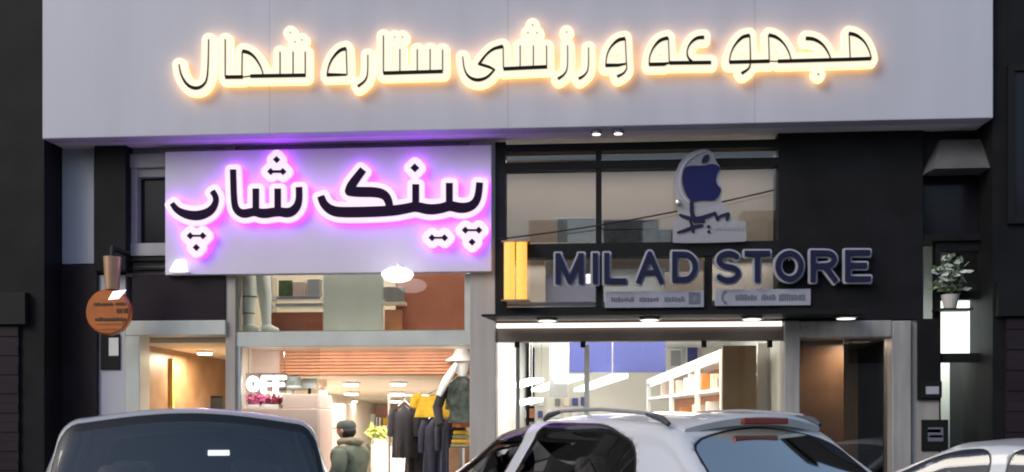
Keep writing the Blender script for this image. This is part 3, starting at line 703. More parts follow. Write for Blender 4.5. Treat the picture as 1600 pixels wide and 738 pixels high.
xq, zq = Wp(183, 461, -.60); MB().add([(xq - .09, -.61, zq - .05), (xq + .02, -.61, zq - .04), (xq + .10, -.61, zq + .05), (xq - .04, -.61, zq + .035), (xq - .09, -.602, zq - .05), (xq + .02, -.602, zq - .04), (xq + .10, -.602, zq + .05), (xq - .04, -.602, zq + .035)],
  [(0, 1, 2, 3), (4, 5, 6, 7), (0, 1, 5, 4), (1, 2, 6, 5), (2, 3, 7, 6), (3, 0, 4, 7)]).build('painted_glint', M['strip'], ob)  # glowing plate put on the disc as a painted lamp reflection
MB().tube([(cx_ + .03, -.55, cz_ + rr - .005), (cx_ + .03, -.55, cz_ + rr + .33)], [.07, .09], 16).build('neck', M['tan'], ob, smooth=True)
MB().tube([(cx_ + .03, -.55, cz_ + rr + .331), (cx_ + .03, -.55, cz_ + rr + .42), (cx_ + .03, -.151, cz_ + rr + .42)], .03, 10).build('arm', M['black'], ob, smooth=True)

# notices on the walls
def notice(name, label, q, Yw, mk, cat='notice'):
    t = thing(name, label, cat); x0, x1, y0, y1 = q
    pbox(MB(), x0, x1, y0, y1, Yw - .02, Yw - .002).build('board', M['black'], t, bevel=.004)
    for (a, b, c, d, m) in mk: pbox(MB(), a, b, c, d, Yw - .026, Yw - .0205).build('print', M[m], t)
    return t
notice('poster', 'black poster with a tilted grey square on the right pier', (1440, 1482, 656, 705), -.03, [(1450, 1474, 668, 690, 'ink'), (1450, 1470, 671, 676, 'silver'), (1452, 1473, 680, 684, 'silver')])
notice('wall_plate', 'black plate with a small white notice high on the right pier', (1440, 1472, 596, 622), -.07, [(1447, 1467, 604, 616, 'silver')])
notice('poster', 'black poster with a white curling corner on the left wall', (157, 187, 522, 578), .0, [(170, 185, 528, 556, 'white')])

# plant with pale leaves in the neighbour's upper window
def leafy(t, c, rx, ry, rz, n, m, name, size=.05):
    o = MB()
    for k in range(n):
        u = Vector((random.gauss(0, 1), random.gauss(0, 1), random.gauss(0, 1))).normalized() * random.uniform(.45, 1)
        p = Vector((c[0] + u.x * rx, c[1] + u.y * ry, c[2] + u.z * rz)); s = size * random.uniform(.6, 1.3)
        d = Vector((random.gauss(0, 1), random.gauss(0, 1), random.gauss(0, .7))).normalized(); e = d.orthogonal().normalized()
        o.add([p, p + d * s * .5 + e * s * .3, p + d * s, p + d * s * .5 - e * s * .3], [(0, 1, 2, 3)])
    return o.build(name, m, t)
pt_ = thing('potted_plant', 'pale leafed potted plant on the ledge of the neighbouring window', 'plant')
x, z = Wp(1484, 430, -.12)
leafy(pt_, (x, -.14, z), .16, .1, .22, 90, M['leafp'], 'pale_foliage', .09); leafy(pt_, (x, -.12, z - .02), .15, .09, .22, 90, M['leaf'], 'foliage', .09)
MB().lathe([(.06, z - .34), (.09, z - .2), (.08, z - .2)], (x, -.13, 0), 16).build('pot', M['pot'], pt_)
MB().box(x - .15, x + .2, -.22, -.021, z - .36, z - .341).build('shelf', M['dark'], pt_)

# ================================================================== inside the left doorway
def ceil_lamp(px, py, Yc, z, r, label, m='ledwarm', power=0, col=(1, .85, .6), group=None):
    t = thing('ceiling_lamp', label, 'lamp', group); x = X(px, Yc)
    MB().lathe([(r * 1.15, z - .002), (r * 1.2, z - .02), (r, z - .03)], (x, Yc, 0), 20).build('ring', M['white'], t)
    MB().lathe([(0, z - .0305), (r * .97, z - .0305), (r * .9, z - .045), (0, z - .05)], (x, Yc, 0), 20).build('lens', M[m], t)
    if power: area('lamp_light', (x, Yc, z - .06), r * 2, r * 2, power, col, (0, 0, 0), t)
    return t
zco = Z(533, .3); d_ = (zco - EYE) / ((HOR - 554) / F); ceil_lamp(320, 554, 1.5, zco, .09, 'warm round ceiling lamp inside the left doorway', power=32)

# ================================================================== mezzanine display of the pink shop
zf = Z(538, .12) + .16
g = pbox(MB(), 505, 598, 425, 521, .55, .6).build('partition_board', M['greengrey'], bevel=.004); tag(g, 'plain grey green panel standing in the upper shop window', 'panel')
g = pbox(MB(), 618, 728, 425, 521, .7, .75).build('partition_board', M['terra'], bevel=.004); tag(g, 'terracotta red panel at the right of the upper shop window', 'panel')
g = pbox(MB(), 410, 504, 488, 521, .62, .67).build('partition_board', M['terra'], bevel=.004); tag(g, 'low terracotta panel below the steel shelf in the upper shop window', 'panel')
sh = thing('wall_shelf', 'steel shelf with small goods in the upper shop window', 'shelf')
o = MB(); pbox(o, 420, 500, 463, 468, .5, .7); pbox(o, 430, 503, 474, 479, .45, .7); pbox(o, 420, 425, 432, 490, .5, .7); o.build('board', M['chrome'], sh, bevel=.003)
for q, m, lb in (((435, 455, 438, 463), 'leaf', 'dark green box on the steel shelf'), ((457, 476, 440, 463), 'pinkbeige', 'peach coloured box on the steel shelf'), ((480, 500, 436, 463), 'greyf', 'grey box on the steel shelf')):
    tag(pbox(MB(), *q, .54, .66).build('goods_box', M[m], bevel=.006), lb, 'box')
db = thing('storage_case', 'grey case with a pale lid beside the terracotta panel', 'case'); pbox(MB(), 599, 630, 448, 470, .55, .69).build('body', M['portal'], db, bevel=.01); pbox(MB(), 597, 632, 471, 476, .53, .69).build('shelf', M['cream'], db)
pbox(MB(), 601, 628, 484, 520, .6, .69).build('base', M['wood'], db)
# mannequin legs
mq = thing('mannequin_legs', 'glossy white mannequin legs standing behind the upper glass', 'mannequin')
x, _ = Wp(386, 470, .25); zt, zb = Z(420, .25), zf
MB().tube([(x, .3, zb + .06), (x, .3, zb + .18), (x + .005, .3, zb + .36), (x - .01, .3, zb + .6), (x - .02, .3, zt + .05)], [.055, .06, .085, .10, .12], 16).build('leg', M['mann'], mq, smooth=True)
MB().tube([(x + .17, .42, zb + .06), (x + .16, .42, zb + .2), (x + .15, .42, zb + .4), (x + .12, .4, zb + .62), (x + .1, .38, zt + .05)], [.05, .055, .075, .09, .11], 16).build('leg', M['mann'], mq, smooth=True)
for xx, yy in ((x, .3), (x + .17, .42)):
    MB().tube([(xx - .03, yy + .01, zb + .05), (xx + .06, yy - .05, zb + .04), (xx + .15, yy - .08, zb + .025)], [.055, .05, .022], 12).build('foot', M['mann'], mq, smooth=True)
o = MB()
for zz, r in ((zb + .2, .066), (zb + .38, .092)): o.lathe([(r, zz), (r + .003, zz + .006), (r, zz + .012)], (x + .002, .3, 0), 20)
o.build('joint_band', M['black'], mq)
area('mezzanine_light', (X(560, .6), .45, ZS - .15), 2.2, .3, 28, (1, .94, .86), (0, 0, 0), bld)

# ================================================================== ground floor of the pink shop
lampsP = [(548, 598, 1), (622, 597, 1), (549, 613, 1), (620, 613, 1), (549, 625, 1), (618, 625, 1)]
names_ = ['near row, left', 'near row, right', 'middle row, left', 'middle row, right', 'far row, left', 'far row, right']
for (px, py, k), nm in zip(lampsP, names_):
    # intersect the view ray with the sloping ceiling
    best = min((abs(Z(py, yy, px) - (zc1 + (zc2 - zc1) * (yy - 1) / 7.)), yy) for yy in np.arange(1.1, 7.9, .05))
    yy = float(best[1]); ceil_lamp(px, py, yy, zc1 + (zc2 - zc1) * (yy - 1) / 7. + .004, .10, 'round ceiling lamp of the pink shop, ' + nm, 'ledw', 5, (1, .92, .82), 'ceiling lamps of the pink shop')
area('pink_shop_light', (X(560, 3), 3.0, zc1 - .15), 2.2, 3.5, 85, (1, .9, .8), (0, 0, 0), bld)
area('pink_window_light', (X(560, .4), .35, Z(541, .3) - .03), 2.2, .25, 16, (1, .93, .86), (R(20), 0, 0), bld)
# neon OFF
nn = thing('neon_sign', 'white glowing neon sign reading OFF in the pink shop window', 'neon sign')
for st in ([('round', arc(395, 600, 7, 9, 0, 360, 20), 2.6)], [('round', [(411, 612), (411, 590), (424, 590)], 2.6), ('round', [(411, 601), (421, 601)], 2.4)], [('round', [(430, 612), (430, 590), (444, 590)], 2.6), ('round', [(430, 601), (441, 601)], 2.4)]):
    plate('letter', st, .6, .25, .27, M['neon'], None, nn, h=.7)
o = MB(); pbox(o, 384, 448, 583, 616, .29, .30); o.build('backing', M['glassm'], nn)
o = MB()
for px in (388, 444): o.tube([(X(px, .3), .305, Z(583, .3)), (X(px, .3), .305, Z(541, .3))], .004, 6)
o.build('wire', M['chrome'], nn)
# cream counter
ct = thing('sales_counter', 'pinkish beige counter block just inside the pink shop window', 'counter')
MB().box(X(376, .6), X(496, .6), .6, 1.3, GZ, Z(638, .6)).build('body', M['pinkbeige'], ct, bevel=.01)
MB().box(X(441, .62), X(496, .62), .62, 1.28, Z(638, .6), Z(615, .6)).build('raised_end', M['pinkbeige'], ct, bevel=.01)
zct = Z(638, .6)
fb = thing('flower_arrangement', 'pink flower arrangement with dark red blooms on the beige counter', 'flowers')
leafy(fb, (X(403, .75), .8, zct + .11), .19, .12, .075, 260, M['petal'], 'pink_bloom', .055); leafy(fb, (X(431, .75), .8, zct + .08), .1, .1, .06, 120, M['petald'], 'dark_bloom', .055)
leafy(fb, (X(410, .75), .82, zct + .05), .22, .12, .05, 80, M['leaf'], 'leaves', .06); MB().box(X(382, .75), X(437, .75), .7, .9, zct, zct + .05).build('trough', M['white'], fb, bevel=.01)
hz = Z(615, .6)
ht = thing('display_hat', 'grey green hat with a pale band on the raised end of the counter', 'hat')
xh = X(456, .9); MB().lathe([(.17, hz + .06), (.165, hz + .075), (.10, hz + .08), (.098, hz + .16), (.085, hz + .21), (.03, hz + .225)], (xh, .95, 0), 24).build('crown', M['clothg'], ht, smooth=True)
MB().lathe([(.1015, hz + .085), (.1015, hz + .105), (.1, hz + .105), (.1, hz + .085)], (xh, .95, 0), 24).build('band', M['clothw'], ht)
MB().lathe([(.06, hz), (.06, hz + .01), (.02, hz + .015), (.02, hz + .07)], (xh, .95, 0), 14).build('stand', M['chrome'], ht)
cs = thing('cash_monitor', 'grey screen on a stand beside the display hat', 'monitor')
MB().box(X(471, 1.1), X(495, 1.1), 1.1, 1.14, Z(606, 1.1), Z(590, 1.1)).build('screen', M['greengrey'], cs, bevel=.006)
MB().tube([(X(483, 1.1), 1.12, hz), (X(483, 1.1), 1.12, Z(606, 1.1))], .02, 8).build('stand', M['black'], cs)
# garments -------------------------------------------------------------
def garment(name, label, px, py0, py1, Y, wid, m, cat='garment', sleeves=True, group=None, flare=1.15):
    t = thing(name, label, cat, group); x = X(px, Y); zt, zb = Z(py0, Y), Z(py1, Y); Hh = zt - zb
    ph = random.uniform(0, 6); rows, cols = 14, 36; vs = []
    for i in range(rows):
        v = i / (rows - 1); ww = wid / 2 * (.30 + .70 * min(1, v / .10)) * (1 + (flare - 1) * v) if v < .10 else wid / 2 * (1 + (flare - 1) * v)
        dp = .05 + .06 * min(1, v / .2) + .03 * v
        for k in range(cols):
            a = 2 * math.pi * k / cols; fold = 1 + .10 * v * math.sin(7 * a + ph) + .05 * v * math.sin(13 * a + 2 * ph)
            vs.append((x + ww * math.cos(a) * fold, Y + dp * math.sin(a) * fold, zt - Hh * v - (.04 * abs(math.cos(a)) if v < .1 else 0)))
    fs = [(i * cols + k, i * cols + (k + 1) % cols, (i + 1) * cols + (k + 1) % cols, (i + 1) * cols + k) for i in range(rows - 1) for k in range(cols)]
    MB().add(vs, fs + [tuple(range(cols))]).build('body', m, t, smooth=True)
    if sleeves:
        for s in (-1, 1): MB().tube([(x + s * wid * .40, Y, zt - .05), (x + s * wid * .56, Y - .01, zt - Hh * .25), (x + s * wid * .60, Y - .03, zt - Hh * .6)], [.06, .065, .05], 12).build('sleeve', m, t, smooth=True)
    o = MB().tube([(x - wid * .3, Y, zt - .02), (x, Y, zt + .05), (x + wid * .3, Y, zt - .02)], .008, 6); o.tube([(x, Y, zt + .05), (x + .02, Y, zt + .09), (x, Y, zt + .115)], .004, 6); o.build('hanger', M['chrome'], t)
    return t
garment('hanging_coat', 'long black coat, leftmost of the hanging clothes', 632, 632, 716, 1.9, .26, M['clothk'])
garment('hanging_coat', 'long near black coat hanging behind the yellow top', 656, 636, 740, 2.1, .30, M['clothk'])
garment('hanging_coat', 'long navy coat hanging below the yellow top', 680, 652, 745, 1.8, .26, M['clothn'])
garment('hanging_coat', 'dark coat hanging close to the right column', 704, 648, 742, 1.6, .22, M['clothn'])
garment('blouse', 'bright yellow ruffled top hanging in front of the dark coats', 687, 614, 652, 1.2, .50, M['clothy'], flare=1.15)
garment('blouse', 'smaller yellow top beside the right column', 706, 618, 636, 1.2, .18, M['clothy'], sleeves=False)
garment('blouse', 'rust and yellow top hanging lowest by the right column', 722, 638, 668, 1.3, .2, M['clotho'], sleeves=False)
rk = thing('clothes_rail', 'chrome clothes rail carrying the coats', 'clothes rail')
o = MB(); zr = Z(634, 1.9) + .12; o.tube([(X(606, 1.9), 1.9, zr), (X(722, 1.9), 1.9, zr)], .015, 8); o.build('bar', M['chrome'], rk)
for px in (608, 720): MB().tube([(X(px, 1.9), 1.9, GZ), (X(px, 1.9), 1.9, zr)], .015, 8).build('post', M['chrome'], rk)
# dressed mannequin at the right column
dm = thing('dressed_mannequin', 'mannequin in a white wide hat and dark jacket by the right column', 'mannequin')
xm = X(722, .8); zh = Z(560, .8)
MB().lathe([(.0, zh + .12), (.07, zh + .11), (.11, zh + .03), (.19, zh - .02), (.185, zh - .035), (.09, zh - .02), (0, zh - .01)], (xm, .8, 0), 24).build('hat', M['clothw'], dm, smooth=True)
MB().lathe([(.0, zh + .05), (.07, zh + .02), (.085, zh - .06), (.07, zh - .14), (.045, zh - .18), (.05, zh - .26)], (xm, .8, 0), 18).build('head', M['mann'], dm, smooth=True)
MB().add(*(lambda L_: ([v for r in L_ for v in r], [(i * 20 + k, i * 20 + (k + 1) % 20, (i + 1) * 20 + (k + 1) % 20, (i + 1) * 20 + k) for i in range(len(L_) - 1) for k in range(20)]))(
  [[(xm + a * math.cos(2 * math.pi * k / 20), .8 + b * math.sin(2 * math.pi * k / 20), zh + h_) for k in range(20)] for a, b, h_ in ((.05, .05, -.2), (.10, .08, -.24), (.17, .10, -.3), (.18, .11, -.45), (.14, .10, -.6), (.16, .11, -.72))])).build('jacket', mat('mottled dark cloth', (.05, .065, .055), .85, 0, .8, 12, .3, 30), dm, smooth=True)
MB().tube([(xm - .19, .8, zh - .3), (xm - .27, .74, zh - .55), (xm - .22, .62, zh - .75)], [.06, .055, .045], 12).build('sleeve', M['clothk'], dm, smooth=True)
MB().tube([(xm - .05, .72, zh - .06), (xm - .16, .66, zh - .25), (xm - .24, .64, zh - .42)], [.03, .045, .03], 10).build('scarf', M['clothw'], dm, smooth=True)
MB().lathe([(.03, GZ + .02), (.03, zh - 1.0)], (xm, .8, 0), 10).build('pole', M['chrome'], dm); MB().lathe([(.22, GZ), (.22, GZ + .02)], (xm, .8, 0), 20).build('base', M['chrome'], dm)
garment('blouse', 'patterned olive shirt under the white hat by the right column', 716, 590, 640, .95, .24, mat('olive cloth', (.12, .13, .07), .85, 0, .9, 18, .3, 30), sleeves=False)
ft = thing('folded_scarves', 'stack of folded yellow scarves low beside the right column', 'scarves')
for k in range(4):
    zz = Z(700, .9) + k * .05; MB().box(X(704, .9) + .01 * k, X(733, .9) - .008 * k, .9, 1.1, zz, zz + .044).build('scarf', M['clothy' if k % 2 else 'khaki'], ft, bevel=.015)
MB().box(X(702, .9), X(734, .9), .88, 1.12, GZ, Z(700, .9) - .001).build('stand', M['woodd'], ft, bevel=.01)
# shelving and goods at the back
for k, px in enumerate((565, 620, 680)):
    s_ = thing('display_shelving', ('left', 'middle', 'right')[k] + ' white shelving unit against the back wall of the pink shop', 'shelves', 'white shelving at the back of the pink shop')
    a, b = X(px - 26, 7.6), X(px + 26, 7.6)
    o = MB()
    for zz in (.5, .9, 1.25, 1.58): o.box(a + .02, b - .02, 7.5, 7.9, zz, zz + .03)
    o.build('board', M['white'], s_)
    MB().box(a, a + .02, 7.5, 7.9, GZ, 1.75).box(b - .02, b, 7.5, 7.9, GZ, 1.75).build('upright', M['white'], s_)
    for j, zz in enumerate((.93, 1.28, 1.61)):
        for q in range(4):
            x = a + .1 + (b - a - .2) * q / 3; h_ = random.uniform(.1, .2); mm = random.choice(['white', 'pink', 'clothy', 'clothw', 'pinkbeige', 'leaf', 'greengrey'])
            tag(MB().box(x - .05, x + .05, 7.56, 7.7, zz + .001, zz + h_).build('folded_goods', M[mm], bevel=.012), 'small goods stacked on the white shelves at the back', 'goods', 'goods on the back shelves')
tb = thing('display_table', 'white display table in the middle of the pink shop', 'table')
MB().box(X(583, 3.2), X(650, 3.2), 3.2, 3.9, .95, 1.0).build('tabletop', M['white'], tb, bevel=.008)
for px in (586, 647):
    for yy in (3.26, 3.84): MB().box(X(px, 3.2) - .02, X(px, 3.2) + .02, yy - .02, yy + .02, GZ, .95).build('leg', M['chrome'], tb)
for k, (px, h_) in enumerate(((590, .34), (602, .36), (613, .3), (624, .2), (636, .22), (645, .18))):
    x = X(px, 3.5); o = MB().lathe([(.05, 1.001), (.055, 1.0 + h_ * .5), (.03, 1.0 + h_ * .75), (.03, 1.0 + h_)], (x, 3.5, 0), 14)
    tag(o.build('white_bottle', M['white'], smooth=True), 'white bottle on the display table', 'bottle', 'white bottles on the display table')
gp = thing('shop_plant', 'yellow green leafy plant behind the white bottles', 'plant')
x = X(592, 4.4); zz = Z(680, 4.4); leafy(gp, (x, 4.4, zz), .18, .15, .13, 120, mat('lime leaf', (.25, .28, .06), .6, 0, .3, 20), 'foliage', .1)
MB().lathe([(.08, GZ), (.12, 1.0), (.11, zz - .05)], (x, 4.4, 0), 16).build('pot', M['pot'], gp)

# ================================================================== person
def skin_mesh(name, verts, edges, m, parent, sub=2):
    me = bpy.data.meshes.new(name); me.from_pydata([v[:3] for v in verts], edges, []); o = bpy.data.objects.new(name, me); COL.objects.link(o)
    md = o.modifiers.new('skin', 'SKIN'); md.use_smooth_shade = True
    for i, v in enumerate(verts):
        r = v[3]; me.skin_vertices[0].data[i].radius = (r, r) if not isinstance(r, tuple) else r
        me.skin_vertices[0].data[i].use_root = (i == 0)
    s = o.modifiers.new('sub', 'SUBSURF'); s.levels = sub; s.render_levels = sub
    dg = bpy.context.evaluated_depsgraph_get(); dg.update()
    nm = bpy.data.meshes.new_from_object(o.evaluated_get(dg)); bpy.data.objects.remove(o); nm.materials.clear(); nm.materials.append(m)
    for p in nm.polygons: p.use_smooth = True
    ob_ = bpy.data.objects.new(name, nm); COL.objects.link(ob_); ob_.parent = parent
    return ob_
per = thing('person', 'person in a dark green jacket, khaki scarf and cap standing in the shop doorway', 'person')
# local frame: facing +x, built at the origin, then turned
V = [(0, 0, .86, .12), (0, 0, 1.02, .125), (.0, 0, 1.18, .14), (0, 0, 1.30, .13), (.01, 0, 1.39, .065), (.03, 0, 1.45, .05),
     (0, .15, 1.31, .075), (-.02, .23, 1.07, .06), (.10, .19, .92, .05), (0, -.15, 1.31, .075), (.04, -.23, 1.07, .06), (.20, -.16, 1.0, .05),
     (0, .09, .78, .095), (.02, .10, .46, .07), (0, .10, .12, .05), (0, -.09, .78, .095), (.03, -.10, .46, .07), (.0, -.10, .12, .05)]
E = [(0, 1), (1, 2), (2, 3), (3, 4), (4, 5), (3, 6), (6, 7), (7, 8), (3, 9), (9, 10), (10, 11), (0, 12), (12, 13), (13, 14), (0, 15), (15, 16), (16, 17)]
body = skin_mesh('body', V, E, M['skin'], per)
# head with face as a shaped lathe-like grid joined to the neck
def head_mesh():
    o = MB(); n, mrow = 24, 18; vs = []
    for i in range(mrow + 1):
        ph = math.pi * i / mrow; z = math.cos(ph); rr_ = math.sin(ph)
        for k in range(n):
            a = 2 * math.pi * k / n; x = rr_ * math.cos(a) * .098; y = rr_ * math.sin(a) * .078; zz = z * .118
            f = max(0, math.cos(a)) ** 6
            if zz < -.02: x *= 1 - .12 * (-zz - .02) / .1; y *= 1 - .25 * (-zz - .02) / .1
            x += f * (.020 * math.exp(-((zz + .022) / .018) ** 2) + .008 * math.exp(-((zz + .062) / .012) ** 2) - .008 * math.exp(-((zz - .008) / .012) ** 2))
            vs.append((.05 + x, y, 1.545 + zz))
    fs = [(i * n + k, i * n + (k + 1) % n, (i + 1) * n + (k + 1) % n, (i + 1) * n + k) for i in range(mrow) for k in range(n)]
    return o.add(vs, fs)
head_mesh().build('head', M['skin'], per, smooth=True, merge=True)
for s in (-1, 1):
    MB().lathe([(.004, -.012), (.011, -.006), (.013, 0), (.011, .006), (.004, .012)], (.137, s * .03, 1.553), 10).build('eye', M['hair'], per, smooth=True)
    MB().lathe([(.006, -.03), (.018, -.018), (.02, .0), (.017, .02), (.006, .03)], (.045, s * .08, 1.54), 10).build('ear', M['skin'], per, smooth=True)
o = MB(); n = 24; vs = []
for zz, r in ((1.47, .80), (1.52, 1.05), (1.57, 1.08)): vs += [(.045 + .1 * r * math.cos(2 * math.pi * k / n), .082 * r * math.sin(2 * math.pi * k / n), zz) for k in range(6, 19)]
o.add(vs, [(i * 13 + k, i * 13 + k + 1, (i + 1) * 13 + k + 1, (i + 1) * 13 + k) for i in range(2) for k in range(12)]); h_o = o.build('hair', M['hair'], per, smooth=True)
sm = h_o.modifiers.new('solid', 'SOLIDIFY'); sm.thickness = .012
o = MB(); prof = [(1.06, 1.575), (1.09, 1.60), (1.02, 1.64), (.75, 1.672), (.1, 1.685)]; vs = []
for r, zz in prof: vs += [(.047 + .1 * r * math.cos(2 * math.pi * k / n), .084 * r * math.sin(2 * math.pi * k / n), zz) for k in range(n)]
o.add(vs, [(i * n + k, i * n + (k + 1) % n, (i + 1) * n + (k + 1) % n, (i + 1) * n + k) for i in range(4) for k in range(n)] + [tuple(range(4 * n, 5 * n))])
cp = o.build('cap', M['cap'], per, smooth=True)
o = MB(); vs = []
for r in (1.0, 1.75): vs += [(.047 + .1 * r * math.cos(a), .08 * (1 if r == 1 else .95) * math.sin(a), 1.583 - .012 * (r - 1)) for a in [R(-62 + 124 * k / 10) for k in range(11)]]
vs += [(x, y, z + .008) for x, y, z in vs]
o.add(vs, [(k, k + 1, 12 + k, 11 + k) for k in range(10)] + [(22 + k, 23 + k, 34 + k, 33 + k) for k in range(10)] + [(11 + k, 12 + k, 34 + k, 33 + k) for k in range(10)])
o.build('cap_peak', M['cap'], cp, smooth=True)
# clothes over the body
skin_mesh('jacket', [(0, 0, .74, .19), (0, 0, .92, .185), (0, 0, 1.1, .185), (0, 0, 1.25, .18), (0, 0, 1.33, .12), (0, .17, 1.31, .095), (-.03, .26, 1.08, .085), (.08, .23, .93, .065), (0, -.17, 1.31, .095), (.03, -.26, 1.08, .085), (.17, -.19, 1.0, .065)],
          [(0, 1), (1, 2), (2, 3), (3, 4), (3, 5), (5, 6), (6, 7), (3, 8), (8, 9), (9, 10)], M['jacket'], per)
MB().tube([(.09, 0, 1.40), (.05, .10, 1.405), (-.06, .085, 1.415), (-.09, 0, 1.42), (-.06, -.085, 1.415), (.05, -.10, 1.405), (.10, -.02, 1.385), (.13, -.04, 1.26)], [.045, .05, .05, .05, .05, .05, .045, .04], 12).build('scarf', M['khaki'], per, smooth=True)
skin_mesh('trousers', [(0, 0, .84, .13), (0, .09, .76, .11), (.02, .10, .46, .085), (0, .10, .1, .075), (0, -.09, .76, .11), (.03, -.10, .46, .085), (0, -.10, .1, .075)], [(0, 1), (1, 2), (2, 3), (0, 4), (4, 5), (5, 6)], M['jeans'], per)
for s in (-1, 1): MB().tube([(-.06, s * .1, .05), (.05, s * .1, .055), (.16, s * .1, .03), (.2, s * .1, .025)], [.045, .05, .04, .02], 12).build('shoe', M['shoe'], per, smooth=True)
for (hx, hy, hz_, s) in ((.10, .19, .92, 1), (.20, -.16, 1.0, -1)):
    hv = [(hx, hy, hz_, .03), (hx + .06, hy - s * .01, hz_ - .02, .032)]; he = [(0, 1)]
    for k, ln in enumerate((.055, .065, .06, .045)):
        off = (k - 1.5) * .018; i0 = len(hv)
        hv += [(hx + .085, hy + off, hz_ - .03, .009), (hx + .085 + ln * .5, hy + off, hz_ - .045, .0085), (hx + .075 + ln * .8, hy + off, hz_ - .075, .0075)]; he += [(1, i0), (i0, i0 + 1), (i0 + 1, i0 + 2)]
    i0 = len(hv); hv += [(hx + .05, hy - s * .04, hz_ - .02, .010), (hx + .085, hy - s * .05, hz_ - .03, .009)]; he += [(0, i0), (i0, i0 + 1)]
    skin_mesh('hand', hv, he, M['skin'], per, 1)
per.location = (X(547, .55), .55, GZ); per.rotation_euler = (0, 0, R(160)); per.scale = (1.06, 1.06, .88)

# ================================================================== phone shop interior
nb = 0
for r in range(5):
    for c in range(9):
        if random.random() < .15: continue
        xx = X(800, 6.1) + c * .135; zz = 1.15 + r * .19; mm = random.choice(['white', 'cream', 'greengrey', 'blue', 'terra', 'clothg', 'pink', 'greyf', 'leaf', 'white'])
        tag(MB().box(xx, xx + random.uniform(.07, .1), 6.14, 6.195, zz, zz + random.uniform(.11, .15)).build('accessory_pack', M[mm], bevel=.004), 'small accessory pack hung in rows on the back wall of the phone shop', 'pack', 'accessory packs on the back wall')
for k, (q, m) in enumerate((((1046, 1066, 545, 575), 'greyf'), ((1072, 1092, 540, 572), 'blue'))):
    t = thing('wall_poster', ('pale grey', 'blue')[k] + ' framed poster on the back wall above the lit shelves', 'poster')
    pbox(MB(), *q, 6.15, 6.19).build('frame', M['white'], t); pbox(MB(), q[0] + 2, q[1] - 2, q[2] + 3, q[3] - 3, 6.14, 6.149).build('print', M[m], t)
g = thing('blue_partition', 'plain blue wall panel inside the phone shop', 'panel'); pbox(MB(), 888, 1040, 528, 582, 3.0, 3.06).build('board', M['blue'], g)
pbox(MB(), 858, 887, 528, 620, 2.98, 3.08).build('edge_post', M['greyf'], g)
# long shelf running into the shop on the right
su = thing('shelving_unit', 'white framed lit shelving with brown back along the right of the phone shop', 'shelves')
xA, xB = X(1127, 1.0), X(1010, 4.6)
def onl(t): return xA + (xB - xA) * t, 1.0 + 3.6 * t
zt0, zt1 = Z(548, 1.0), Z(596, 4.6)
def slab(t0, t1, za0, za1, thick, off=0., dep=.06):
    (ax, ay), (bx, by) = onl(t0), onl(t1); d = Vector((bx - ax, by - ay, 0)).normalized(); nn_ = Vector((d.y, -d.x, 0)); 
    if nn_.x > 0: nn_ = -nn_
    A = Vector((ax, ay, 0)) + nn_ * off; B = Vector((bx, by, 0)) + nn_ * off; C = -nn_ * dep
    return [(A.x, A.y, za0), (B.x, B.y, za1), (B.x, B.y, za1 + thick), (A.x, A.y, za0 + thick), (A.x + C.x, A.y + C.y, za0), (B.x + C.x, B.y + C.y, za1), (B.x + C.x, B.y + C.y, za1 + thick), (A.x + C.x, A.y + C.y, za0 + thick)]
BF = [(0, 1, 2, 3), (4, 5, 6, 7), (0, 1, 5, 4), (1, 2, 6, 5), (2, 3, 7, 6), (3, 0, 4, 7)]
MB().add(slab(0, 1, zt0 - .08, zt1 - .06, .08, 0, .4), BF).build('top_board', M['white'], su)
MB().add(slab(0, 1, GZ, GZ, zt1 - GZ - .1, -.38, .03), BF).build('back_panel', M['wood'], su)
MB().add(slab(0, .5, zt1 - .07, zt1 - .07, zt0 - zt1 - .08, -.38, .03), BF).build('back_panel', M['wood'], su)
for t in (0, .28, .62, .98):
    zz = zt0 + (zt1 - zt0) * t - .08; MB().add(slab(t, t + .018, GZ, GZ, zz - GZ, 0, .05), BF).build('upright', M['white'], su)
zs_ = Z(612, 1.0)
for zz in (zs_, zs_ - .35, zs_ - .75): MB().add(slab(.02, .98, zz, zz, .035, -.01, .36), BF).build('shelf_board', M['white'], su)
MB().add(slab(.02, .97, zt0 - .105, zt1 - .085, .02, -.03, .03), BF).build('light_strip', M['strip'], su)
for k in range(16):
    t = .04 + k * .055; x, y = onl(t); zl_ = zs_ if k % 3 else zs_ - .35
    tag(MB().box(x + .04, x + .2, y - .06, y + .06, zl_ + .036, zl_ + .036 + random.uniform(.10, .24)).build('phone_box', M[random.choice(['white', 'cream', 'pinkbeige', 'orangew'])], bevel=.006), 'small pale box on the lit shelf of the phone shop', 'box', 'boxes on the lit shelf')
g = pbox(MB(), 1129, 1182, 540, 760, .93, .97); tag(g.build('partition_panel', M['brown'], bevel=.005), 'plain brown panel behind the end of the lit shelves', 'panel')
dr = thing('pale_door', 'pale green door at the right end of the phone shop', 'door'); pbox(MB(), 1184, 1226, 536, 760, 1.2, 1.26).build('frame', M['white'], dr); pbox(MB(), 1200, 1222, 545, 760, 1.17, 1.198).build('leaf', M['greengrey'], dr)
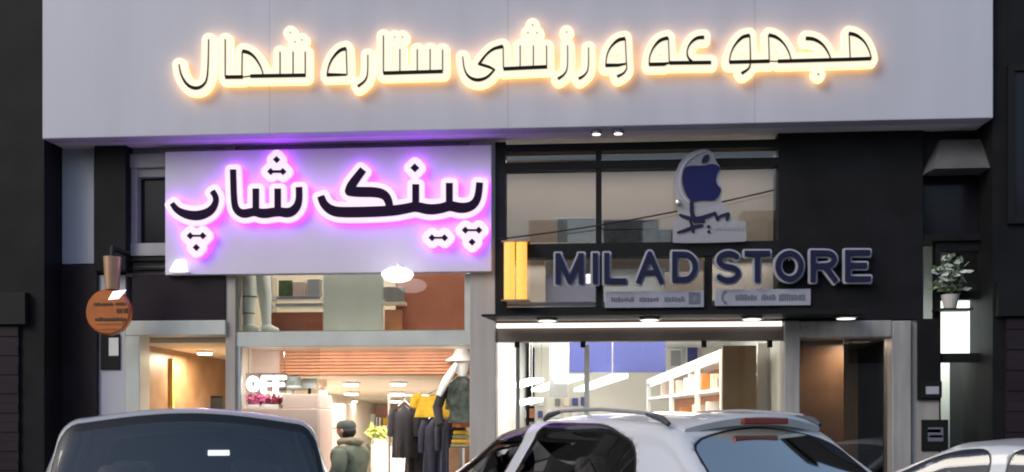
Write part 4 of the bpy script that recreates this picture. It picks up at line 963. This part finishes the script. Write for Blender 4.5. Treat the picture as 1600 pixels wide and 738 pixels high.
# linear ceiling lights
zcl = zU + .35
def lin_light(px0, Y0_, px1, Y1_, z, label):
    t = thing('linear_light', label, 'lamp', 'linear lights of the phone shop'); a = Vector((X(px0, Y0_), Y0_, z)); b = Vector((X(px1, Y1_), Y1_, z))
    d = (b - a).normalized(); s_ = Vector((0, 0, 1)).cross(d) * .09; u = Vector((0, 0, .05))
    vs = [a - s_, a + s_, b + s_, b - s_, a - s_ + u, a + s_ + u, b + s_ + u, b - s_ + u]
    MB().add(vs, BF).build('tube', M['linear'], t)
    h = Vector((0, 0, 3))
    o = MB()
    for q in (.15, .85):
        p = a + (b - a) * q + u; o.tube([p, (p.x, p.y, zcl)], .008, 6)
    o.build('wire', M['chrome'], t)
    return t
def zat(py, Y_): return Z(py, Y_)
lin_light(781, 6.0, 838, 2.4, 2.126, 'glowing linear light nearest the left column of the phone shop')
lin_light(839, 6.0, 900, 1.7, 2.128, 'glowing linear light left of the blue panel')
lin_light(906, 6.0, 969, 1.5, 2.13, 'glowing linear light under the blue panel')
lin_light(800, 6.0, 838, 3.2, 1.90, 'short glowing linear light hung lowest by the left column')
area('phone_shop_light', (X(960, 2.5), 2.4, zcl - .1), 2.4, 3.4, 80, (1, .95, .9), (0, 0, 0), bld)
area('shelf_light', (xA - .5, 1.3, zt0 + .2), 0.5, .5, 16, (1, .72, .45), (0, 0, 0), bld)
# glass counter
gc = thing('glass_counter', 'white counter with a glass top across the phone shop', 'counter')
MB().box(X(790, 2.6), X(960, 2.6), 2.6, 3.0, GZ, 1.0).build('body', M['white'], gc, bevel=.01); MB().box(X(790, 2.6), X(960, 2.6), 2.6, 3.0, 1.002, 1.2).build('glass_case', M['glassm'], gc)
# poles in the window
o = thing('display_stand', 'slim pale display stand just inside the phone shop glass', 'stand')
MB().box(X(806, .4), X(812, .4), .4, .44, GZ, Z(533, .4)).build('post', M['greyf'], o); MB().box(X(795, .4), X(823, .4), .35, .5, GZ, GZ + .03).build('base', M['greyf'], o)
o = thing('display_stand', 'white display post in front of the blue panel', 'stand')
MB().box(X(913, .5), X(921, .5), .5, .55, GZ, Z(540, .5)).build('post', M['white'], o); MB().box(X(905, .5), X(930, .5), .45, .6, GZ, GZ + .03).build('base', M['white'], o)
# goods in the upper phone shop window
for q, m, lb in (((870, 931, 340, 384), 'greengrey', 'grey green carton stacked behind the upper glass, left of the bar'), ((940, 1030, 343, 358), 'portal', 'flat grey carton on top of the dark carton behind the upper glass'), ((942, 1052, 359, 384), 'clothg', 'wide dark carton behind the upper glass near the emblem'),
                 ((852, 931, 428, 490), 'frosted', 'pale grey carton low in the window left of the lettering'), ((943, 1040, 420, 490), 'greengrey', 'grey green carton behind the letters of the lower window')):
    tag(pbox(MB(), *q, .45, .75).build('carton', M[m], bevel=.01), lb, 'carton')
for q, m, lb in (((790, 852, 401, 482), 'cream', 'cream blind in the lower window left of MILAD'), ((1113, 1216, 401, 482), 'cream', 'cream blind behind the lower window under STORE'), ((1040, 1101, 425, 482), 'beigeboard', 'tan blind between the letters D and S of the lower window')):
    tag(pbox(MB(), *q, .3, .33).build('window_blind', M[m], bevel=.004), lb, 'blind')
wl = thing('window_lamp', 'small round lit lamp behind the glass beside the letter I', 'lamp')
xx, zz = Wp(919, 436, .2); MB().lathe([(.01, -.05), (.045, -.03), (.055, .0), (.045, .03), (.01, .05)], (xx, .2, zz), 18).build('bulb', M['lampw'], wl, smooth=True)
MB().tube([(xx, .2, zz + .05), (xx, .2, zz + .38)], .006, 6).build('cord', M['black'], wl)
area('blind_fill_light', (X(990, .17), .17, Z(403, .17)), 3.1, .12, 9, (1, .95, .88), (R(-25), 0, 0), bld)  # fill light without a fixture, added to brighten the blinds
area('upper_room_light', (X(990, .5), .5, ZS - .12), 3.2, .25, 13, (1, .93, .84), (0, 0, 0), bld)
area('hall_light', (X(1330, 1), .75, Z(527) - .02), .3, .3, 16, (1, .78, .58), (0, 0, 0), bld)

# ================================================================== cars
def smooth_interp(xs, px, pz, k):
    z = np.interp(xs, px, pz); n = max(3, int(k / (xs[1] - xs[0]))) | 1
    ker = np.hanning(n + 2)[1:-1]; ker /= ker.sum(); zp = np.pad(z, n // 2, mode='edge'); return np.convolve(zp, ker, 'valid')
def clip_split(polys, fld):
    """split polygons by the sign of a scalar field given per vertex: returns inside, outside"""
    ins, out = [], []
    for vs in polys:
        f = [fld(v) for v in vs]
        if all(a < 0 for a in f): ins.append(vs); continue
        if all(a >= 0 for a in f): out.append(vs); continue
        A, B = [], []; n = len(vs)
        for i in range(n):
            p, q = vs[i], vs[(i + 1) % n]; a, b = f[i], f[(i + 1) % n]
            (A if a < 0 else B).append(p)
            if (a < 0) != (b < 0):
                t = a / (a - b); c = tuple(pp + (qq - pp) * t for pp, qq in zip(p, q)); A.append(c); B.append(c)
        if len(A) > 2: ins.append(A)
        if len(B) > 2: out.append(B)
    return ins, out
def polyfield(P):
    P = [tuple(p) for p in P]
    def f(x, y):
        d = 1e18; s = False; n = len(P)
        for i in range(n):
            ax, ay = P[i]; bx, by = P[(i + 1) % n]; ex, ey = bx - ax, by - ay
            t = max(0., min(1., ((x - ax) * ex + (y - ay) * ey) / (ex * ex + ey * ey + 1e-12))); d = min(d, (x - ax - t * ex) ** 2 + (y - ay - t * ey) ** 2)
            if (ay > y) != (by > y) and x < (bx - ax) * (y - ay) / (by - ay) + ax: s = not s
        return -math.sqrt(d) if s else math.sqrt(d)
    return f
def rounded(P, r):
    """corner-cut polygon"""
    out = []; n = len(P)
    for i in range(n):
        p = Vector(P[i]); a = Vector(P[i - 1]) - p; b = Vector(P[(i + 1) % n]) - p; k = min(r, a.length * .45, b.length * .45)
        q0 = p + a.normalized() * k; q1 = p + b.normalized() * k
        for t in (0, .25, .5, .75, 1): v = q0 * (1 - t) ** 2 + p * 2 * t * (1 - t) + q1 * t * t; out.append((v.x, v.y))
    return out
def car(name, label, S, paint, where, heading):
    t = thing(name, label, 'car')
    Lc = S['L']; xs = np.linspace(0, Lc, int(Lc / .035) + 1)
    zt = smooth_interp(xs, *zip(*S['top']), S.get('sm', .16)); Wd = smooth_interp(xs, *zip(*S['wid']), .3); zb = np.minimum(smooth_interp(xs, *zip(*S['belt']), .4), zt - .02)
    tum = S.get('tum', .30); grid = []
    for x, z1, W_, b in zip(xs, zt, Wd, zb):
        h = z1 - b; sec = []
        for z in np.linspace(.28, b, 12): sec.append((W_ * (1 - .07 * ((z - .66) / .38) ** 2), z))
        w0 = sec[-1][0]; wr = max(w0 * .5, w0 - tum * h)
        cr_ = min(.05, .02 + h * .06); rc = min(.13, max(.02, h * .35))      # roof edge radius
        # side glass, slightly curved
        for q in np.linspace(.06, 1, 12): sec.append((w0 + (wr - w0) * (q ** 1.15), b + max(.001, h - rc - cr_) * q))
        for a in np.linspace(15, 90, 7): sec.append((wr - rc * (1 - math.cos(R(a))), z1 - cr_ - rc + rc * math.sin(R(a)) * .999))
        w2 = sec[-1][0]
        for q in np.linspace(.12, 1, 9): sec.append((w2 * (1 - q), z1 - cr_ + cr_ * math.sin(q * math.pi / 2)))
        grid.append([(float(x), float(y), float(z)) for y, z in sec])
    polys = []
    for s in (1, -1):
        for i in range(len(grid) - 1):
            A, B = grid[i], grid[i + 1]
            for k in range(len(A) - 1):
                q = [A[k], B[k], B[k + 1], A[k + 1]]; polys.append([(x, y * s, z) for x, y, z in q])
    # wheel arches
    for wx in S['wheels']:
        _, polys = clip_split(polys, lambda v: math.hypot(v[0] - wx, v[2] - .33) - .37 if abs(v[1]) > .4 else 1.)
    def cut(side_poly, pick, name_, m, sw=.016):
        nonlocal polys
        f = polyfield(side_poly); bb = (min(p[0] for p in side_poly) - .1, max(p[0] for p in side_poly) + .1, min(p[1] for p in side_poly) - .1, max(p[1] for p in side_poly) + .1)
        near, rest = [], []
        for q in polys:
            c = [sum(v[i] for v in q) / len(q) for i in range(3)]; uv = pick(c)
            (near if uv and bb[0] < uv[0] < bb[1] and bb[2] < uv[1] < bb[3] else rest).append(q)
        ins, out = clip_split(near, lambda v: f(*pick(v, True)))
        gl, sl_ = clip_split(ins, lambda v: f(*pick(v, True)) + sw)
        polys = rest + out
        def mk(nm, ps, mm, off):
            o = MB()
            for p in ps: o.add(p, [tuple(range(len(p)))])
            return o.build(nm, mm, t, smooth=True, merge=True)
        g = mk(name_, gl, m, 0)
        sl = mk('window_seal', sl_, M['seal'], 0); sl.parent = g
        return g
    for s in (1, -1):
        for P_ in S['side']:
            cut(rounded(P_, S.get('round', .05)), lambda v, force=False, s=s: (v[0], v[2]) if force or (v[1] * s > .3) else None, 'side_window', M['carglass'])
    xm = Lc / 2
    cut(rounded(S['rear'], .06), lambda v, force=False: (v[1], v[0]) if force or (v[0] < S['rsplit'] and v[2] > .85) else None, 'rear_window', S.get('rglass', M['carglassr']), S.get('rseal', .016))
    cut(rounded(S['front'], .08), lambda v, force=False: (v[1], v[0]) if force or (v[0] > S['fsplit'] and v[2] > .85) else None, 'windscreen', M['carglass'])
    o = MB()
    for p in polys: o.add(p, [tuple(range(len(p)))])
    # end caps
    for G in (grid[0], grid[-1]):
        loop = [(x, y, z) for x, y, z in G] + [(x, -y, z) for x, y, z in G[::-1]][1:]; o.add(loop, [tuple(range(len(loop)))])
    b = o.build('body', paint, t, smooth=True, merge=True)
    so = b.modifiers.new('solid', 'SOLIDIFY'); so.thickness = .03; so.offset = -1
    # floor, seats
    MB().box(.3, Lc - .3, -.62, .62, .22, .36).build('underbody', M['plastic'], t)
    zr_ = S.get('seatz', 1.12)
    for sx, ws in S['seats']:
        for sy in ws:
            MB().box(sx, sx + .5, sy - .24, sy + .24, .4, .58).build('seat', M['seat'], t, bevel=.05)
            st = MB().box(sx - .1, sx + .05, sy - .23, sy + .23, .55, zr_, rot=Matrix.Rotation(R(-8), 3, 'Y')).build('seat_back', M['seat'], t, bevel=.05)
            MB().box(sx - .13, sx - .04, sy - .13, sy + .13, zr_ + .04, zr_ + .22).build('headrest', M['seat'], t, bevel=.04)
            for q in (-.06, .06): MB().tube([(sx - .085, sy + q, zr_ - .02), (sx - .085, sy + q, zr_ + .06)], .008, 6).build('headrest_post', M['chrome'], t)
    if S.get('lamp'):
        lx, ly, lz = S['lamp']; MB().box(lx, lx + .02, ly - .07, ly + .07, lz - .018, lz + .018).build('added_glow', M['spotglow'], t, bevel=.004)  # added glowing plate for a bright spot in the rear window, no lamp known
        MB().box(lx + .021, lx + .04, ly - .09, ly + .09, lz - .03, 1.5).build('added_glow_mount', M['plastic'], t)
    # wheels
    for wx in S['wheels']:
        for s in (1, -1):
            y = s * (.80 * S['wid'][3][1] / .9 + .0)
            wh = MB().lathe([(.20, -.10), (.30, -.105), (.33, -.07), (.335, 0), (.33, .07), (.30, .105), (.20, .10)], (wx, y, 0.335), 32, 'y'); 
            wo = wh.build('wheel', M['rubber'], t, smooth=True)
            rim = MB().lathe([(.0, s * .085 - .0), (.05, s * .09), (.06, s * .075), (.19, s * .07), (.21, s * .09), (.21, s * .04), (0, s * .04)], (wx, y, .335), 30, 'y')
            for k in range(5):
                a = 2 * math.pi * k / 5; rim.tube([(wx + .05 * math.cos(a), y + s * .083, .335 + .05 * math.sin(a)), (wx + .195 * math.cos(a), y + s * .09, .335 + .195 * math.sin(a))], [.022, .016], 6)
            rim.build('rim', M['alloy'], wo, smooth=True)
    Wr = S['wid'][0][1]; Wf = S['wid'][-1][1]
    MB().box(-.09, .10, -Wr * .97, Wr * .97, .30, .62).build('rear_bumper', paint, t, bevel=.05)
    MB().box(Lc - .08, Lc + .09, -Wf * .97, Wf * .97, .28, .58).build('front_bumper', paint, t, bevel=.05)
    MB().box(Lc - .02, Lc + .035, -.38, .38, .60, .72).build('grille', M['plastic'], t, bevel=.02)
    MB().box(-.11, -.088, -.26, .26, .42, .53).build('number_plate', M['white'], t, bevel=.004)
    for s in (1, -1):
        MB().box(-.03, .10, s * Wr * .74, s * Wr * 1.0, .68, .92).build('tail_light', M['red'], t, bevel=.03)
        MB().box(Lc - .10, Lc + .04, s * Wf * .6, s * Wf * .98, .60, .73).build('headlight', M['lens'], t, bevel=.03)
        mx = S['mirror']; wy = float(np.interp(mx, xs, Wd)); bz = float(np.interp(mx, xs, zb))
        mo = MB().box(mx - .05, mx + .05, s * (wy + .02), s * (wy + .20), bz - .0, bz + .14).build('mirror', paint, t, bevel=.03)
        MB().box(mx - .055, mx - .051, s * (wy + .04), s * (wy + .18), bz + .02, bz + .12).build('mirror_glass', M['chrome'], mo)
        for hx in S['handles']:
            hy = float(np.interp(hx, xs, Wd)) * .965; MB().box(hx - .08, hx + .08, s * hy, s * (hy + .035), .86, .89).build('door_handle', paint, t, bevel=.008)
    if S.get('rails'):
        x0, x1 = S['rails']
        for s in (1, -1):
            pts = []
            for k in range(13):
                q = k / 12; x = x0 + (x1 - x0) * q; zz = float(np.interp(x, xs, zt)); wz = float(np.interp(x, xs, Wd)); bz = float(np.interp(x, xs, zb))
                yy = s * (wz - tum * (zz - bz) - .10); lift = .038 * min(1, min(q, 1 - q) / .10) ** .6
                pts.append((x, yy, zz - .03 + lift))
            MB().tube(pts, [.013] * 13, 10).build('roof_rail', M['trim'], t, smooth=True)
            for q in (0, 12): MB().tube([Vector(pts[q]) + Vector((-.06 if q == 0 else .06, 0, -.02)), Vector(pts[q]) + Vector((0, 0, .012)), Vector(pts[1 if q == 0 else 11]) + Vector((.05 if q == 0 else -.05, 0, .002))], [.016, .022, .014], 10).build('rail_foot', M['trimd'], t, smooth=True)
    if S.get('spoiler'):
        x0, hwid, z0 = S['spoiler']
        sp_ = MB(); n = 20; vs = []
        for k in range(n + 1):
            y = -hwid + 2 * hwid * k / n; dr_ = .075 * (abs(y) / hwid) ** 2.2; fw = .10 * (abs(y) / hwid) ** 2
            vs += [(x0 + .30, y, z0 + .045 - dr_), (x0 + fw, y, z0 + .03 - dr_), (x0 + fw - .012, y, z0 + .008 - dr_), (x0 + fw + .01, y, z0 - .040 - dr_ * .8), (x0 + .2, y, z0 - .06 - dr_)]
        fs = [(k * 5 + j, k * 5 + j + 1, (k + 1) * 5 + j + 1, (k + 1) * 5 + j) for k in range(n) for j in range(4)] + [tuple(range(5)), tuple(n * 5 + j for j in range(5))]
        spo = sp_.add(vs, fs).build('spoiler', paint, t, smooth=True)
        MB().box(x0 - .018, x0 + .02, -.185, .185, z0 - .038, z0 + .004).build('brake_light', M['red'], spo, bevel=.008)
    if S.get('wiper'):
        (wx, wz) = S['wiper']; MB().tube([(wx, 0, wz), (wx + .06, .3, wz + .06)], .008, 6).build('rear_wiper', M['plastic'], t)
    t.location = where; t.rotation_euler = (0, 0, heading)
    return t
YV = math.pi / 2 + YAW
SUV = dict(L=4.4, round=.14, sm=.14, tum=.31,
  top=[(0, .98), (.05, 1.02), (.12, 1.10), (.66, 1.545), (.80, 1.60), (1.5, 1.645), (2.3, 1.635), (2.85, 1.55), (3.62, 1.10), (3.75, 1.05), (4.1, .95), (4.3, .86), (4.4, .70)],
  wid=[(0, .80), (.3, .88), (.9, .91), (2.2, .92), (3.6, .90), (4.15, .83), (4.4, .66)], belt=[(0, 1.06), (1.2, 1.04), (3.4, .96), (4.4, .85)],
  side=[[(.86, 1.16), (1.00, 1.42), (1.40, 1.555), (2.24, 1.572), (2.40, 1.08), (.92, 1.10)], [(2.55, 1.08), (2.39, 1.570), (2.62, 1.545), (2.90, 1.45), (3.40, 1.12), (3.36, 1.06)]],
  rear=[(-.70, .12), (-.60, .56), (-.50, .61), (-.25, .64), (0, .65), (.25, .64), (.50, .61), (.60, .56), (.70, .12)], rsplit=.78, front=[(-.70, 3.56), (-.55, 2.88), (.55, 2.88), (.70, 3.56)], fsplit=2.5,
  wheels=(.82, 3.48), seats=((1.15, (-.38, .38)), (2.05, (-.38, .38))), mirror=3.0, handles=(1.45, 2.35), rails=(.80, 2.15), spoiler=(.58, .56, 1.585), wiper=(.1, 1.12), seatz=1.1)
rl = camw(1.07, 7.0)          # roof corner, rear left
h1 = YV + R(30)
off = Matrix.Rotation(h1, 3, 'Z') @ Vector((.62, .58, 0))
car('parked_car', 'white sport utility car with roof rails and a red lamp in its spoiler', SUV, M['paintw'], Vector((rl.x, rl.y, 0)) - off, h1)
HAT = dict(L=4.1, rseal=.03, lamp=(2.2, -.16, 1.36), sm=.08, tum=.24,  # lamp: position of the added glow plate behind the rear window
  top=[(0, .98), (.03, 1.02), (.10, 1.10), (.25, 1.60), (.34, 1.62), (1.2, 1.64), (2.0, 1.62), (2.5, 1.53), (3.1, 1.10), (3.3, 1.05), (3.8, .95), (4.0, .85), (4.1, .70)],
  wid=[(0, .78), (.3, .83), (.9, .85), (2.2, .86), (3.4, .84), (3.9, .78), (4.1, .62)], belt=[(0, 1.02), (1.2, 1.0), (3.1, .95), (4.1, .85)],
  side=[[(.55, 1.08), (.62, 1.45), (.75, 1.53), (1.68, 1.55), (1.70, 1.04), (.60, 1.05)], [(1.80, 1.04), (1.78, 1.55), (2.2, 1.51), (2.45, 1.43), (2.88, 1.10), (2.84, 1.03)]],
  rear=[(-.69, .10), (-.615, .272), (.615, .272), (.69, .10)], rsplit=.5, front=[(-.66, 3.05), (-.52, 2.5), (.52, 2.5), (.66, 3.05)], fsplit=2.2, rglass=M['carglass'],
  wheels=(.75, 3.25), seats=((.95, (-.36, .36)), (1.9, (-.36, .36))), mirror=2.75, handles=(1.2, 2.0), seatz=1.1)
c0 = camw((298 - 800) / F * 5.75, 5.75); h2 = YV + R(15)
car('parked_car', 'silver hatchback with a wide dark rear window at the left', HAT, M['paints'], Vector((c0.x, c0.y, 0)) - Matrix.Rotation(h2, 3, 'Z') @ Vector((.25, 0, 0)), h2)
SED = dict(SUV); SED.update(dict(rails=None, spoiler=None, top=[(0, .92), (.05, .96), (.5, 1.02), (.75, 1.06), (1.35, 1.38), (1.6, 1.43), (2.1, 1.45), (2.5, 1.41), (3.3, 1.02), (3.5, .98), (4.1, .88), (4.3, .78), (4.4, .62)],
  belt=[(0, .97), (1.2, .95), (3.3, .90), (4.4, .8)], side=[[(1.12, 1.05), (1.40, 1.29), (1.66, 1.365), (2.02, 1.375), (2.06, 1.0), (1.16, 1.01)], [(2.17, 1.0), (2.14, 1.375), (2.40, 1.36), (2.62, 1.29), (3.10, 1.04), (3.06, .98)]],
  rear=[(-.60, .78), (-.50, 1.30), (.50, 1.30), (.60, .78)], rsplit=1.5, front=[(-.70, 3.24), (-.56, 2.6), (.56, 2.6), (.70, 3.24)], fsplit=2.3, seatz=.95))
h3 = YV + R(55); c3 = camw(3.05, 9.5)
car('parked_car', 'white sedan with dark side windows at the right edge', SED, M['paintw'], Vector((c3.x, c3.y, 0)) - Matrix.Rotation(h3, 3, 'Z') @ Vector((3.0, .75, 0)), h3)
